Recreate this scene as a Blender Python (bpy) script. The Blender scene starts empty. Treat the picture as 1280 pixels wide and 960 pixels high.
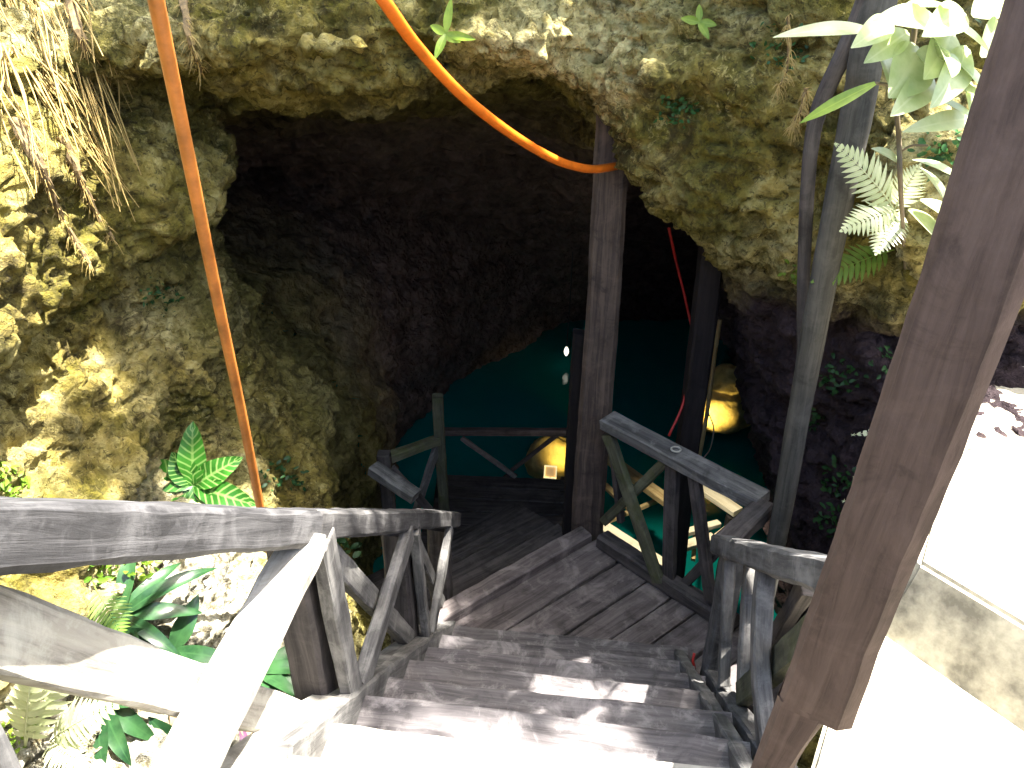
import bpy, math, random
import numpy as np
from mathutils import Vector, Matrix

R = math.radians
rnd = random.Random(11)
scene = bpy.context.scene
col = scene.collection

# ------------------------------------------------------------------ survey
EYE = Vector((0.0, 0.0, 2.0))
TH = R(29.5)
FPX = 1000.0
_c, _s = math.cos(TH), math.sin(TH)

def ray(px, py):
    u = (px - 640) / FPX
    v = (480 - py) / FPX
    return Vector((u, _c + v * _s, -_s + v * _c))

def at(px, py, Y=None, z=None):
    d = ray(px, py)
    t = (Y / d.y) if Y is not None else (z - EYE.z) / d.z
    return EYE + d * t

# ------------------------------------------------------------------ camera / world
cam = bpy.data.cameras.new('camera')
cam.sensor_width = 36
cam.lens = 36 * FPX / 1280
cam.clip_end = 500
cam.clip_start = 0.05
co = bpy.data.objects.new('camera', cam)
col.objects.link(co)
co.location = EYE
co.rotation_euler = (R(90) - TH, 0, 0)
scene.camera = co

SUN_EL, SUN_AZ = 69.0, 82.0         # azimuth clockwise from +Y
w = bpy.data.worlds.new('World')
scene.world = w
w.use_nodes = True
nt = w.node_tree
bg = nt.nodes['Background']
sky = nt.nodes.new('ShaderNodeTexSky')
sky.sky_type = 'NISHITA'
sky.sun_disc = False
sky.sun_elevation = R(SUN_EL)
sky.sun_rotation = R(SUN_AZ)
sky.dust_density = 4.0
sky.ozone_density = 0.3
nt.links.new(sky.outputs[0], bg.inputs[0])
bg.inputs[1].default_value = 0.12

sd = Vector((math.cos(R(SUN_EL)) * math.sin(R(SUN_AZ)), math.cos(R(SUN_EL)) * math.cos(R(SUN_AZ)), math.sin(R(SUN_EL))))
sl = bpy.data.lights.new('sun', 'SUN')
sl.energy = 5.0
sl.angle = R(0.6)
sl.color = (1.0, 0.95, 0.86)
so = bpy.data.objects.new('sun', sl)
col.objects.link(so)
so.rotation_euler = sd.to_track_quat('Z', 'Y').to_euler()
so.location = (3, 2, 9)

scene.view_settings.view_transform = 'Standard'
scene.view_settings.look = 'None'
scene.view_settings.exposure = 2.9
scene.view_settings.gamma = 1.0
scene.cycles.max_bounces = 8
scene.cycles.diffuse_bounces = 8
scene.cycles.use_denoising = True
scene.cycles.sample_clamp_indirect = 6.0

# ------------------------------------------------------------------ materials
def mat(name):
    m = bpy.data.materials.new(name)
    m.use_nodes = True
    return m, m.node_tree, m.node_tree.nodes['Principled BSDF']

def N(t, kind, **kw):
    n = t.nodes.new(kind)
    for k, v in kw.items():
        if k in n.inputs:
            n.inputs[k].default_value = v
        else:
            setattr(n, k, v)
    return n

def ramp(t, src, stops, interp='LINEAR'):
    r = t.nodes.new('ShaderNodeValToRGB')
    r.color_ramp.interpolation = interp
    e = r.color_ramp.elements
    while len(e) < len(stops):
        e.new(0.5)
    for i, (p, c) in enumerate(stops):
        e[i].position = p
        e[i].color = (c[0], c[1], c[2], 1) if len(c) == 3 else c
    t.links.new(src, r.inputs[0])
    return r.outputs[0]

def mixc(t, f, a, b, mode='MIX'):
    m = t.nodes.new('ShaderNodeMix')
    m.data_type = 'RGBA'
    m.blend_type = mode
    for s, v in ((0, f), (6, a), (7, b)):
        if isinstance(v, (int, float)):
            m.inputs[s].default_value = v
        elif isinstance(v, tuple):
            m.inputs[s].default_value = (v[0], v[1], v[2], 1)
        else:
            t.links.new(v, m.inputs[s])
    return m.outputs[2]

def math_n(t, op, a, b=None, clamp=False):
    m = t.nodes.new('ShaderNodeMath')
    m.operation = op
    m.use_clamp = clamp
    for i, v in enumerate((a, b)):
        if v is None:
            continue
        if isinstance(v, (int, float)):
            m.inputs[i].default_value = v
        else:
            t.links.new(v, m.inputs[i])
    return m.outputs[0]

def noise(t, vec, scale, detail=6, rough=0.6, dist=0.0):
    n = t.nodes.new('ShaderNodeTexNoise')
    n.inputs['Scale'].default_value = scale
    n.inputs['Detail'].default_value = detail
    n.inputs['Roughness'].default_value = rough
    n.inputs['Distortion'].default_value = dist
    t.links.new(vec, n.inputs['Vector'])
    return n.outputs[0]

def bump(t, bsdf, h, strength, dist):
    b = t.nodes.new('ShaderNodeBump')
    b.inputs['Strength'].default_value = strength
    b.inputs['Distance'].default_value = dist
    t.links.new(h, b.inputs['Height'])
    t.links.new(b.outputs[0], bsdf.inputs['Normal'])

def rock_material():
    m, t, b = mat('limestone')
    geo = t.nodes.new('ShaderNodeNewGeometry')
    P = geo.outputs['Position']
    n1 = noise(t, P, 1.3, 5, 0.6)
    n2 = noise(t, P, 5.0, 8, 0.68, 0.4)
    n3 = noise(t, P, 22.0, 6, 0.7)
    n4 = noise(t, P, 2.4, 6, 0.62, 0.8)
    base = ramp(t, n2, [(0.32, (0.045, 0.038, 0.016)), (0.43, (0.15, 0.125, 0.048)), (0.54, (0.31, 0.258, 0.095)), (0.68, (0.53, 0.48, 0.30))])
    pale = ramp(t, n3, [(0.38, (0.20, 0.17, 0.08)), (0.58, (0.60, 0.56, 0.42))])
    c1 = mixc(t, ramp(t, n1, [(0.48, (0, 0, 0)), (0.64, (1, 1, 1))]), base, pale)
    # moss film
    moss = ramp(t, n3, [(0.35, (0.028, 0.032, 0.006)), (0.65, (0.16, 0.145, 0.022))])
    mm = ramp(t, n4, [(0.44, (0, 0, 0)), (0.58, (1, 1, 1))])
    c2 = mixc(t, math_n(t, 'MULTIPLY', mm, 0.8), c1, moss)
    # dark pits and stains
    v = t.nodes.new('ShaderNodeTexVoronoi')
    v.inputs['Scale'].default_value = 16
    t.links.new(P, v.inputs['Vector'])
    stain = ramp(t, noise(t, P, 3.1, 9, 0.72, 1.2), [(0.36, (1, 1, 1)), (0.44, (0, 0, 0))])
    c3 = mixc(t, math_n(t, 'MULTIPLY', stain, 0.75), c2, (0.035, 0.026, 0.014))
    crust = ramp(t, noise(t, P, 26.0, 5, 0.75, 0.6), [(0.54, (0, 0, 0)), (0.61, (1, 1, 1))])
    c3 = mixc(t, math_n(t, 'MULTIPLY', math_n(t, 'MULTIPLY', crust, ramp(t, noise(t, P, 1.9, 4, 0.6), [(0.46, (.15, .15, .15)), (0.60, (1, 1, 1))])), 0.6), c3, (0.58, 0.52, 0.31))
    cran = ramp(t, noise(t, P, 33.0, 6, 0.75, 0.8), [(0.39, (1, 1, 1)), (0.46, (0, 0, 0))])
    c3 = mixc(t, math_n(t, 'MULTIPLY', cran, 0.8), c3, (0.04, 0.034, 0.016))
    c3 = mixc(t, 1.0, c3, (1.18, 1.12, .74), 'MULTIPLY')
    spy = t.nodes.new('ShaderNodeSeparateXYZ')
    t.links.new(P, spy.inputs[0])
    yd = ramp(t, math_n(t, 'MULTIPLY', math_n(t, 'ADD', spy.outputs[1], math_n(t, 'MULTIPLY', n1, .8)), .1), [(.36, (0, 0, 0)), (.48, (1, 1, 1))])
    xl = ramp(t, math_n(t, 'MULTIPLY', math_n(t, 'ADD', spy.outputs[0], 3.0), .2), [(.60, (1, 1, 1)), (.70, (0, 0, 0))])
    algae = ramp(t, n2, [(.38, (.075, .062, .018)), (.62, (.30, .255, .08))])
    c3 = mixc(t, math_n(t, 'MULTIPLY', math_n(t, 'MULTIPLY', yd, xl), .8), c3, algae)
    # sun glare on the bank, put into the rock colour as white
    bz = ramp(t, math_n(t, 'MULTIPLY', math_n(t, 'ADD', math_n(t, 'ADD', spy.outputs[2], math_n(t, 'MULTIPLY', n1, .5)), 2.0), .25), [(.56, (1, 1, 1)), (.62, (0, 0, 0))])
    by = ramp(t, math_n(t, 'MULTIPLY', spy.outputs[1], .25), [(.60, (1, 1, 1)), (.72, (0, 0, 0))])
    sun_white = ramp(t, n3, [(0.36, (0.10, 0.085, 0.06)), (0.48, (0.42, 0.40, 0.33)), (0.62, (0.66, 0.65, 0.58))])
    c3 = mixc(t, math_n(t, 'MULTIPLY', math_n(t, 'MULTIPLY', bz, math_n(t, 'MULTIPLY', by, xl)), .75), c3, sun_white)
    # the deep cave takes a brown-violet tone with distance from the mouth
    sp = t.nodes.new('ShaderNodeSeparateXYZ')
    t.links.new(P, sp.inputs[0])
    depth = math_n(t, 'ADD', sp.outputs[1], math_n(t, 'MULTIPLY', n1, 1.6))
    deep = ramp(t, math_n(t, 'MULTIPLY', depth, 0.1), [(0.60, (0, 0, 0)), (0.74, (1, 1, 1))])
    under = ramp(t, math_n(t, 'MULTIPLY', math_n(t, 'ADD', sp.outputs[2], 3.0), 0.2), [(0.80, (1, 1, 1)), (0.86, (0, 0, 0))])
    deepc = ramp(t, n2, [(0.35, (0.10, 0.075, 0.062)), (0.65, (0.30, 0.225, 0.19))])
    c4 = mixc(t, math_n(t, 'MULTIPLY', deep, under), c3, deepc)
    # right jamb: darker brown-violet rock, set by position
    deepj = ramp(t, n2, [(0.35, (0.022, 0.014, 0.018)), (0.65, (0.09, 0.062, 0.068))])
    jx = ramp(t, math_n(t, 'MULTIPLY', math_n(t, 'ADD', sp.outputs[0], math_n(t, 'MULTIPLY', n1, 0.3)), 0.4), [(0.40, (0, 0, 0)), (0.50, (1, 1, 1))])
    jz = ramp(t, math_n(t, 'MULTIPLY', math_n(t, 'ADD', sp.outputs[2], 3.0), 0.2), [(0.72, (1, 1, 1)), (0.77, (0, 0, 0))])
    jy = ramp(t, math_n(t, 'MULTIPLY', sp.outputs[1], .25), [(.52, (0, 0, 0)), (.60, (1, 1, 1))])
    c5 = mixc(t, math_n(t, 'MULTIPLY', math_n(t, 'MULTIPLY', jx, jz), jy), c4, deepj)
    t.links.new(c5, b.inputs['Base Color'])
    b.inputs['Roughness'].default_value = 0.9
    b.inputs['Specular IOR Level'].default_value = 0.25
    h = math_n(t, 'ADD', math_n(t, 'MULTIPLY', n3, 0.5), math_n(t, 'MULTIPLY', n2, 1.0))
    h = math_n(t, 'ADD', h, math_n(t, 'MULTIPLY', ramp(t, v.outputs['Distance'], [(0.0, (0, 0, 0)), (0.5, (1, 1, 1))]), 0.35))
    rg_ = t.nodes.new('ShaderNodeTexNoise')
    rg_.noise_type = 'RIDGED_MULTIFRACTAL'
    rg_.normalize = True
    rg_.inputs['Scale'].default_value = 9.0
    rg_.inputs['Detail'].default_value = 7
    rg_.inputs['Roughness'].default_value = 0.62
    t.links.new(P, rg_.inputs['Vector'])
    h = math_n(t, 'SUBTRACT', h, math_n(t, 'MULTIPLY', rg_.outputs[0], 0.7))
    n5 = noise(t, P, 70.0, 4, 0.7)
    h = math_n(t, 'ADD', h, math_n(t, 'MULTIPLY', n5, 0.22))
    bump(t, b, h, 1.0, 0.085)
    return m

def wood_material(name, dark, mid, light, wear=0.5, grain=1.0, rough=0.75, moss=0.0):
    """Weathered timber: grain runs along the UV u axis (metres)."""
    m, t, b = mat(name)
    uv = t.nodes.new('ShaderNodeUVMap')
    mp = t.nodes.new('ShaderNodeMapping')
    mp.inputs['Scale'].default_value = (2.2, 34.0, 1)
    t.links.new(uv.outputs[0], mp.inputs[0])
    info = t.nodes.new('ShaderNodeObjectInfo')
    cb = t.nodes.new('ShaderNodeCombineXYZ')
    t.links.new(math_n(t, 'MULTIPLY', info.outputs['Random'], 40.0), cb.inputs[2])
    ad = t.nodes.new('ShaderNodeVectorMath')
    t.links.new(mp.outputs[0], ad.inputs[0])
    t.links.new(cb.outputs[0], ad.inputs[1])
    g = noise(t, ad.outputs[0], 1.0, 7, 0.7, 0.6)
    geo = t.nodes.new('ShaderNodeNewGeometry')
    bl = noise(t, geo.outputs['Position'], 7.0, 7, 0.7, 0.5)
    fine = noise(t, geo.outputs['Position'], 45.0, 5, 0.7)
    c = ramp(t, g, [(0.28, dark), (0.47, mid), (0.75, light)])
    worn = ramp(t, bl, [(0.50, (0, 0, 0)), (0.66, (1, 1, 1))])
    c = mixc(t, math_n(t, 'MULTIPLY', worn, wear), c, tuple(min(0.62, x * 1.45) for x in light))
    dirt = ramp(t, bl, [(0.32, (1, 1, 1)), (0.44, (0, 0, 0))])
    c = mixc(t, math_n(t, 'MULTIPLY', dirt, 0.7), c, dark)
    if moss:
        mo = ramp(t, noise(t, geo.outputs['Position'], 9.0, 6, 0.7), [(0.5, (0, 0, 0)), (0.62, (1, 1, 1))])
        c = mixc(t, math_n(t, 'MULTIPLY', mo, moss), c, (0.07, 0.085, 0.02))
    # per-board tint
    tint = ramp(t, info.outputs['Random'], [(0.0, (0.78, 0.78, 0.80)), (1.0, (1.12, 1.10, 1.06))])
    c = mixc(t, 1.0, c, tint, 'MULTIPLY')
    t.links.new(c, b.inputs['Base Color'])
    b.inputs['Roughness'].default_value = rough
    b.inputs['Specular IOR Level'].default_value = 0.35
    h = math_n(t, 'ADD', math_n(t, 'MULTIPLY', g, grain), math_n(t, 'MULTIPLY', fine, 0.25))
    bump(t, b, h, 0.6, 0.006)
    return m

def simple(name, c, rough=0.6, metal=0.0, vary=0.25, scale=20, b_str=0.2, b_dist=0.004):
    m, t, b = mat(name)
    geo = t.nodes.new('ShaderNodeNewGeometry')
    n = noise(t, geo.outputs['Position'], scale, 5, 0.65)
    lo = tuple(x * (1 - vary) for x in c)
    hi = tuple(min(1, x * (1 + vary)) for x in c)
    t.links.new(ramp(t, n, [(0.35, lo), (0.65, hi)]), b.inputs['Base Color'])
    b.inputs['Roughness'].default_value = rough
    b.inputs['Metallic'].default_value = metal
    bump(t, b, n, b_str, b_dist)
    return m

def leaf_material(name, dark, light, vein=None, rough=0.4, trans=0.35):
    """uv: u along the blade, v = -1..1 across."""
    m, t, b = mat(name)
    uv = t.nodes.new('ShaderNodeUVMap')
    sp = t.nodes.new('ShaderNodeSeparateXYZ')
    t.links.new(uv.outputs[0], sp.inputs[0])
    geo = t.nodes.new('ShaderNodeNewGeometry')
    info = t.nodes.new('ShaderNodeObjectInfo')
    n = noise(t, geo.outputs['Position'], 18.0, 5, 0.6)
    f = math_n(t, 'ADD', n, math_n(t, 'MULTIPLY', math_n(t, 'SUBTRACT', info.outputs['Random'], 0.5), 0.3))
    c = ramp(t, f, [(0.3, dark), (0.7, light)])
    av = math_n(t, 'ABSOLUTE', sp.outputs[1])
    if vein:
        ph = math_n(t, 'SUBTRACT', math_n(t, 'MULTIPLY', sp.outputs[0], 9.0), math_n(t, 'MULTIPLY', av, 1.3))
        fr = math_n(t, 'ABSOLUTE', math_n(t, 'SUBTRACT', math_n(t, 'FRACT', ph), 0.5))
        lines = ramp(t, fr, [(0.06, (1, 1, 1)), (0.20, (0, 0, 0))])
        c = mixc(t, math_n(t, 'MULTIPLY', lines, 0.75), c, vein)
    mid = ramp(t, av, [(0.05, (1, 1, 1)), (0.14, (0, 0, 0))])
    c = mixc(t, math_n(t, 'MULTIPLY', mid, 0.6), c, vein or light)
    t.links.new(c, b.inputs['Base Color'])
    b.inputs['Roughness'].default_value = rough
    tr = t.nodes.new('ShaderNodeBsdfTranslucent')
    t.links.new(c, tr.inputs[0])
    mx = t.nodes.new('ShaderNodeMixShader')
    mx.inputs[0].default_value = trans
    out = t.nodes['Material Output']
    t.links.new(b.outputs[0], mx.inputs[1])
    t.links.new(tr.outputs[0], mx.inputs[2])
    t.links.new(mx.outputs[0], out.inputs[0])
    return m

M = {}
M['rock'] = rock_material()
M['grey_wood'] = wood_material('grey_weathered_timber', (0.030, 0.029, 0.029), (0.098, 0.096, 0.095), (0.23, 0.225, 0.215), 0.55)
M['rail_wood'] = wood_material('shaded_rail_timber', (0.016, 0.0155, 0.016), (0.040, 0.039, 0.041), (0.12, 0.118, 0.12), 0.5)  # same timber darkened: shade on the rail sides put into the colour
M['pale_wood'] = wood_material('sunlit_timber', (0.13, 0.12, 0.10), (0.34, 0.32, 0.28), (0.46, 0.44, 0.38), 0.55)  # pale copy of the grey timber, full sun put into the colour
M['dark_wood'] = wood_material('dark_timber', (0.014, 0.012, 0.012), (0.050, 0.044, 0.044), (0.12, 0.105, 0.10), 0.3)  # darker tone for posts, some braces and the lower flight
M['black_wood'] = wood_material('black_timber', (0.005, 0.004, 0.005), (0.014, 0.011, 0.012), (0.028, 0.022, 0.023), 0.15)
M['step_wood'] = wood_material('worn_step_timber', (0.032, 0.029, 0.032), (0.088, 0.081, 0.087), (0.19, 0.178, 0.184), 0.95)
M['deck_wood'] = wood_material('landing_timber', (0.032, 0.026, 0.027), (0.096, 0.082, 0.083), (0.17, 0.148, 0.147), 0.75)
M['brown_wood'] = wood_material('brown_post_timber', (0.052, 0.032, 0.024), (0.105, 0.068, 0.053), (0.165, 0.112, 0.088), 0.3, 0.6)
M['post_wood'] = wood_material('main_post_timber', (0.018, 0.013, 0.012), (0.060, 0.044, 0.038), (0.14, 0.105, 0.082), 0.3)
M['pole_wood'] = wood_material('pole_bark', (0.016, 0.016, 0.014), (0.046, 0.045, 0.041), (0.105, 0.10, 0.09), 0.35)
M['mossy_wood'] = wood_material('mossy_timber', (0.026, 0.026, 0.018), (0.08, 0.082, 0.055), (0.16, 0.16, 0.10), 0.4, moss=0.6)
M['lit_wood'] = wood_material('sun_white_dock_timber', (0.30, 0.27, 0.20), (0.55, 0.50, 0.38), (0.68, 0.64, 0.52), 0.3)  # near-white base colour stands in for bright light on the planks
M['tan_wood'] = wood_material('pale_yellow_timber', (0.16, 0.10, 0.04), (0.34, 0.24, 0.11), (0.48, 0.38, 0.2), 0.4)
M['concrete'] = simple('stained_concrete', (0.40, 0.37, 0.29), 0.9, 0, 0.5, 9, 0.5, 0.01)
M['orange'] = simple('orange_hose', (0.70, 0.155, 0.012), 0.36, 0, 0.22, 11, 0.1, 0.001)
M['dull_orange'] = simple('weathered_hose', (0.50, 0.165, 0.03), 0.5, 0, 0.35, 9, 0.15, 0.001)
M['red'] = simple('red_cord', (0.42, 0.02, 0.015), 0.5)
M['lampmetal'] = simple('lamp_housing', (0.06, 0.06, 0.06), 0.4, 0.6)
M['wire'] = simple('pale_wire', (0.35, 0.34, 0.3), 0.5)
M['soil'] = simple('forest_soil', (0.10, 0.07, 0.04), 0.95, 0, 0.5, 3, 0.5, 0.03)
M['gold_lump'] = simple('gold_lit_stone', (0.44, 0.34, 0.13), 0.7, 0, 0.4, 4, 0.7, 0.05)  # brass-yellow glow put into the base colour
M['rose_leaf'] = leaf_material('veined_leaf', (0.02, 0.10, 0.010), (0.045, 0.20, 0.02), (0.26, 0.42, 0.12), 0.35)
M['strap'] = leaf_material('strap_leaf', (0.010, 0.036, 0.014), (0.032, 0.088, 0.030), None, 0.24, 0.15)
M['fern'] = leaf_material('fern_leaf', (0.10, 0.20, 0.02), (0.24, 0.36, 0.06), None, 0.5, 0.45)
M['pale_fern'] = leaf_material('sun_white_fern_leaf', (0.44, 0.50, 0.26), (0.62, 0.64, 0.42), None, 0.5, 0.4)  # pale copy of the fern green, carrying sun glare as colour
M['herb'] = leaf_material('herb_leaf', (0.06, 0.15, 0.012), (0.22, 0.34, 0.03), None, 0.5, 0.4)
M['dark_herb'] = leaf_material('dark_herb_leaf', (0.012, 0.05, 0.014), (0.04, 0.13, 0.03), None, 0.5, 0.3)
M['vine'] = leaf_material('sun_white_vine_leaf', (0.36, 0.44, 0.20), (0.58, 0.62, 0.38), None, 0.3, 0.4)  # leaf colour paled to carry the glare of full sun
M['blade'] = leaf_material('blade_leaf', (0.16, 0.26, 0.02), (0.32, 0.44, 0.05), None, 0.35, 0.4)
M['purple'] = leaf_material('purple_leaf', (0.035, 0.012, 0.03), (0.09, 0.03, 0.075), None, 0.4, 0.2)
M['straw'] = leaf_material('dry_straw', (0.26, 0.17, 0.045), (0.52, 0.38, 0.13), None, 0.6, 0.25)
M['root'] = simple('root_bark', (0.17, 0.115, 0.05), 0.9, 0, 0.5, 40, 0.5, 0.01)
M['stem'] = simple('brown_stem', (0.12, 0.09, 0.05), 0.8)
M['dead'] = leaf_material('dead_leaf', (0.10, 0.06, 0.03), (0.28, 0.19, 0.10), None, 0.7, 0.2)

def emit(name, c, s):
    m, t, b = mat(name)
    b.inputs['Base Color'].default_value = (*c, 1)
    b.inputs['Emission Color'].default_value = (*c, 1)
    b.inputs['Emission Strength'].default_value = s
    return m
M['dim_lens'] = emit('dim_lamp_glass', (0.9, 0.62, 0.3), 0.02)
M['lens'] = emit('lamp_lens', (1.0, 0.86, 0.45), .12)
M['bulb'] = emit('bulb_glass', (1.0, 0.97, 0.8), .35)

def water_material():
    m, t, b = mat('cenote_water')
    b.inputs['Base Color'].default_value = (0.003, 0.20, 0.18, 1)
    b.inputs['Roughness'].default_value = 0.06
    b.inputs['IOR'].default_value = 1.33
    geo = t.nodes.new('ShaderNodeNewGeometry')
    n = noise(t, geo.outputs['Position'], 5.0, 4, 0.55)
    bump(t, b, n, 0.25, 0.03)
    return m
M['water'] = water_material()

# ------------------------------------------------------------------ object helpers
def tag(o, label=None, cat=None, group=None, kind=None):
    if label: o['label'] = label
    if cat: o['category'] = cat
    if group: o['group'] = group
    if kind: o['kind'] = kind
    return o

def thing(name, label, cat, loc=(0, 0, 0), group=None):
    o = bpy.data.objects.new(name, None)
    o.empty_display_size = 0.1
    col.objects.link(o)
    o.location = loc
    return tag(o, label, cat, group)

def world_loc(o):
    p = Vector((0, 0, 0))
    while o is not None:
        p += o.location
        o = o.parent
    return p

class MB:
    """verts in world coordinates, faces, optional uv per corner, smooth flag"""
    def __init__(s):
        s.v, s.f, s.uv = [], [], []
    def add(s, vs, fs, uvs=None):
        b = len(s.v)
        s.v += [tuple(x) for x in vs]
        for i, f in enumerate(fs):
            s.f.append([b + k for k in f])
            s.uv.append(uvs[i] if uvs else [(0, 0)] * len(f))
    def build(s, name, m, parent=None, smooth=False, origin=None):
        me = bpy.data.meshes.new(name)
        if parent is not None:
            o0 = world_loc(parent)
        else:
            o0 = Vector(origin) if origin is not None else Vector((0, 0, 0))
        me.from_pydata([(x[0] - o0.x, x[1] - o0.y, x[2] - o0.z) for x in s.v], [], s.f)
        ul = me.uv_layers.new(name='UVMap')
        flat = [c for fu in s.uv for uvp in fu for c in uvp]
        ul.data.foreach_set('uv', flat)
        if smooth:
            me.polygons.foreach_set('use_smooth', [True] * len(me.polygons))
        me.materials.append(m)
        me.update()
        o = bpy.data.objects.new(name, me)
        col.objects.link(o)
        if parent is not None:
            o.parent = parent
        else:
            o.location = o0
        return o

def frame_of(p0, p1, up=(0, 0, 1)):
    a = (Vector(p1) - Vector(p0))
    L = a.length
    a.normalize()
    u = Vector(up)
    if abs(a.dot(u)) > 0.96:
        u = Vector((0, 1, 0))
    side = a.cross(u).normalized()
    upv = side.cross(a).normalized()
    return a, side, upv, L

def beam_mb(mb, p0, p1, w, h, up=(0, 0, 1), ch=None, wob=0.004, seg=0.07, bow=0.0, taper=1.0, endskew=0.0, seed=None):
    """timber of section w (sideways) x h (along up), worn edges, slightly uneven"""
    rg = random.Random(seed if seed is not None else rnd.random())
    p0, p1 = Vector(p0), Vector(p1)
    a, side, upv, L = frame_of(p0, p1, up)
    n = max(2, int(L / seg))
    ch = ch if ch is not None else 0.12 * min(w, h)
    def sect(k):
        hw, hh = w / 2 * k, h / 2 * k
        c = ch
        return [(-hw + c, -hh), (hw - c, -hh), (hw, -hh + c), (hw, hh - c), (hw - c, hh), (-hw + c, hh), (-hw, hh - c), (-hw, -hh + c)]
    pts, rings = [], []
    ph = [rg.uniform(0, 6.28) for _ in range(6)]
    for i in range(n + 1):
        f = i / n
        k = 1 + (taper - 1) * f
        o = side * (wob * .8 * math.sin(f * L * 3.1 + ph[0]) + bow * math.sin(math.pi * f)) + upv * (wob * .8 * math.sin(f * L * 2.3 + ph[1]))
        ring = []
        for j, (x, y) in enumerate(sect(k)):
            jx, jy = rg.uniform(-wob, wob) * .55, rg.uniform(-wob, wob) * .55
            fl = f
            q = p0 + a * (L * fl) + o + side * (x + jx) + upv * (y + jy)
            if i in (0, n):
                q += a * rg.uniform(-wob, wob) * 1.5
            ring.append(len(pts))
            pts.append(q)
        rings.append(ring)
    per = [0, w - 2 * ch, w - ch * .6, w + h - ch * 2.6, w + h - ch * 1.2, 2 * w + h - ch * 3, 2 * w + h - ch * 1.8, 2 * w + 2 * h - ch * 4, 2 * w + 2 * h - ch * 3]
    u0 = rg.uniform(0, 9)
    fs, uvs = [], []
    for i in range(n):
        for j in range(8):
            k = (j + 1) % 8
            fs.append([rings[i][j], rings[i][k], rings[i + 1][k], rings[i + 1][j]])
            ua, ub = u0 + L * i / n, u0 + L * (i + 1) / n
            uvs.append([(ua, per[j]), (ua, per[j + 1]), (ub, per[j + 1]), (ub, per[j])])
    for ring, rev in ((rings[0], True), (rings[-1], False)):
        f = list(reversed(ring)) if rev else list(ring)
        fs.append(f)
        uvs.append([((pts[q] - p0).dot(side) * .3 + u0, (pts[q] - p0).dot(upv)) for q in f])
    mb.add(pts, fs, uvs)

def beam(name, p0, p1, w, h, m, parent=None, **kw):
    mb = MB()
    beam_mb(mb, p0, p1, w, h, **kw)
    return mb.build(name, M[m] if isinstance(m, str) else m, parent)

def tube_mb(mb, pts, rad, n=10, jit=0.0, seed=1, cap=True):
    rg = random.Random(seed)
    pts = [Vector(p) for p in pts]
    if not isinstance(rad, (list, tuple)):
        rad = [rad] * len(pts)
    prev = None
    vs, u, acc = [], [], 0.0
    for i, p in enumerate(pts):
        t = (pts[min(i + 1, len(pts) - 1)] - pts[max(i - 1, 0)]).normalized()
        if prev is None:
            ref = Vector((0, 0, 1)) if abs(t.z) < 0.9 else Vector((0, 1, 0))
            s = t.cross(ref).normalized()
        else:
            s = (prev - t * prev.dot(t)).normalized()
        prev = s
        q = t.cross(s)
        if i: acc += (p - pts[i - 1]).length
        u.append(acc)
        for j in range(n):
            an = 2 * math.pi * j / n
            r = rad[i] * (1 + rg.uniform(-jit, jit))
            vs.append(p + s * (math.cos(an) * r) + q * (math.sin(an) * r))
    fs, uvs = [], []
    for i in range(len(pts) - 1):
        for j in range(n):
            k = (j + 1) % n
            fs.append([i * n + j, i * n + k, (i + 1) * n + k, (i + 1) * n + j])
            r = rad[i] * 6.283 / n
            uvs.append([(u[i], j * r), (u[i], (j + 1) * r), (u[i + 1], (j + 1) * r), (u[i + 1], j * r)])
    if cap:
        b = (len(pts) - 1) * n
        fs.append(list(range(n))[::-1]); uvs.append([(0, 0)] * n)
        fs.append([b + j for j in range(n)]); uvs.append([(0, 0)] * n)
    mb.add(vs, fs, uvs)

def spline(pts, n):
    """Catmull-Rom through points"""
    P = [Vector(p) for p in pts]
    P = [P[0] * 2 - P[1]] + P + [P[-1] * 2 - P[-2]]
    out = []
    for i in range(1, len(P) - 2):
        for k in range(n):
            t = k / n
            a, b, c, d = P[i - 1], P[i], P[i + 1], P[i + 2]
            out.append(0.5 * ((2 * b) + (c - a) * t + (2 * a - 5 * b + 4 * c - d) * t * t + (3 * b - a - 3 * c + d) * t ** 3))
    out.append(P[-2])
    return out

def blade_mb(mb, root, d, L, W, up=(0, 0, 1), droop=0.5, fold=0.25, n=8, peak=0.45, wave=0.0, start=0.0, twist=0.0, rg=rnd, tip=1.0):
    """one leaf blade: starts at root along d, bending down by droop radians over its length"""
    p = Vector(root)
    d = Vector(d).normalized()
    up = Vector(up)
    side = d.cross(up)
    if side.length < 1e-3:
        side = d.cross(Vector((0, 1, 0)))
    side.normalize()
    if twist:
        side = Matrix.Rotation(twist, 3, d) @ side
    vs, fs, uvs = [], [], []
    ph = rg.uniform(0, 6.28)
    for i in range(n + 1):
        f = i / n
        if f < peak:
            x = f / peak
            wd = start + (1 - start) * math.sin(x * math.pi / 2) ** 0.9
        else:
            x = (f - peak) / (1 - peak)
            wd = max(0.0, 1 - x ** (1.7 * tip)) ** 0.85
        wd = max(wd, 0.03) * W / 2
        nrm = side.cross(d).normalized()
        wv = wave * math.sin(f * 14 + ph)
        vs.append(p - side * wd + nrm * (wd * fold + wv))
        vs.append(p.copy())
        vs.append(p + side * wd + nrm * (wd * fold - wv))
        d2 = Matrix.Rotation(-droop / n, 3, side) @ d
        p = p + d * (L / n)
        d = d2.normalized()
    for i in range(n):
        a, b = i * 3, i * 3 + 3
        u0, u1 = i / n, (i + 1) / n
        fs.append([a, a + 1, b + 1, b]); uvs.append([(u0, -1), (u0, 0), (u1, 0), (u1, -1)])
        fs.append([a + 1, a + 2, b + 2, b + 1]); uvs.append([(u0, 0), (u0, 1), (u1, 1), (u1, 0)])
    mb.add(vs, fs, uvs)

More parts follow.
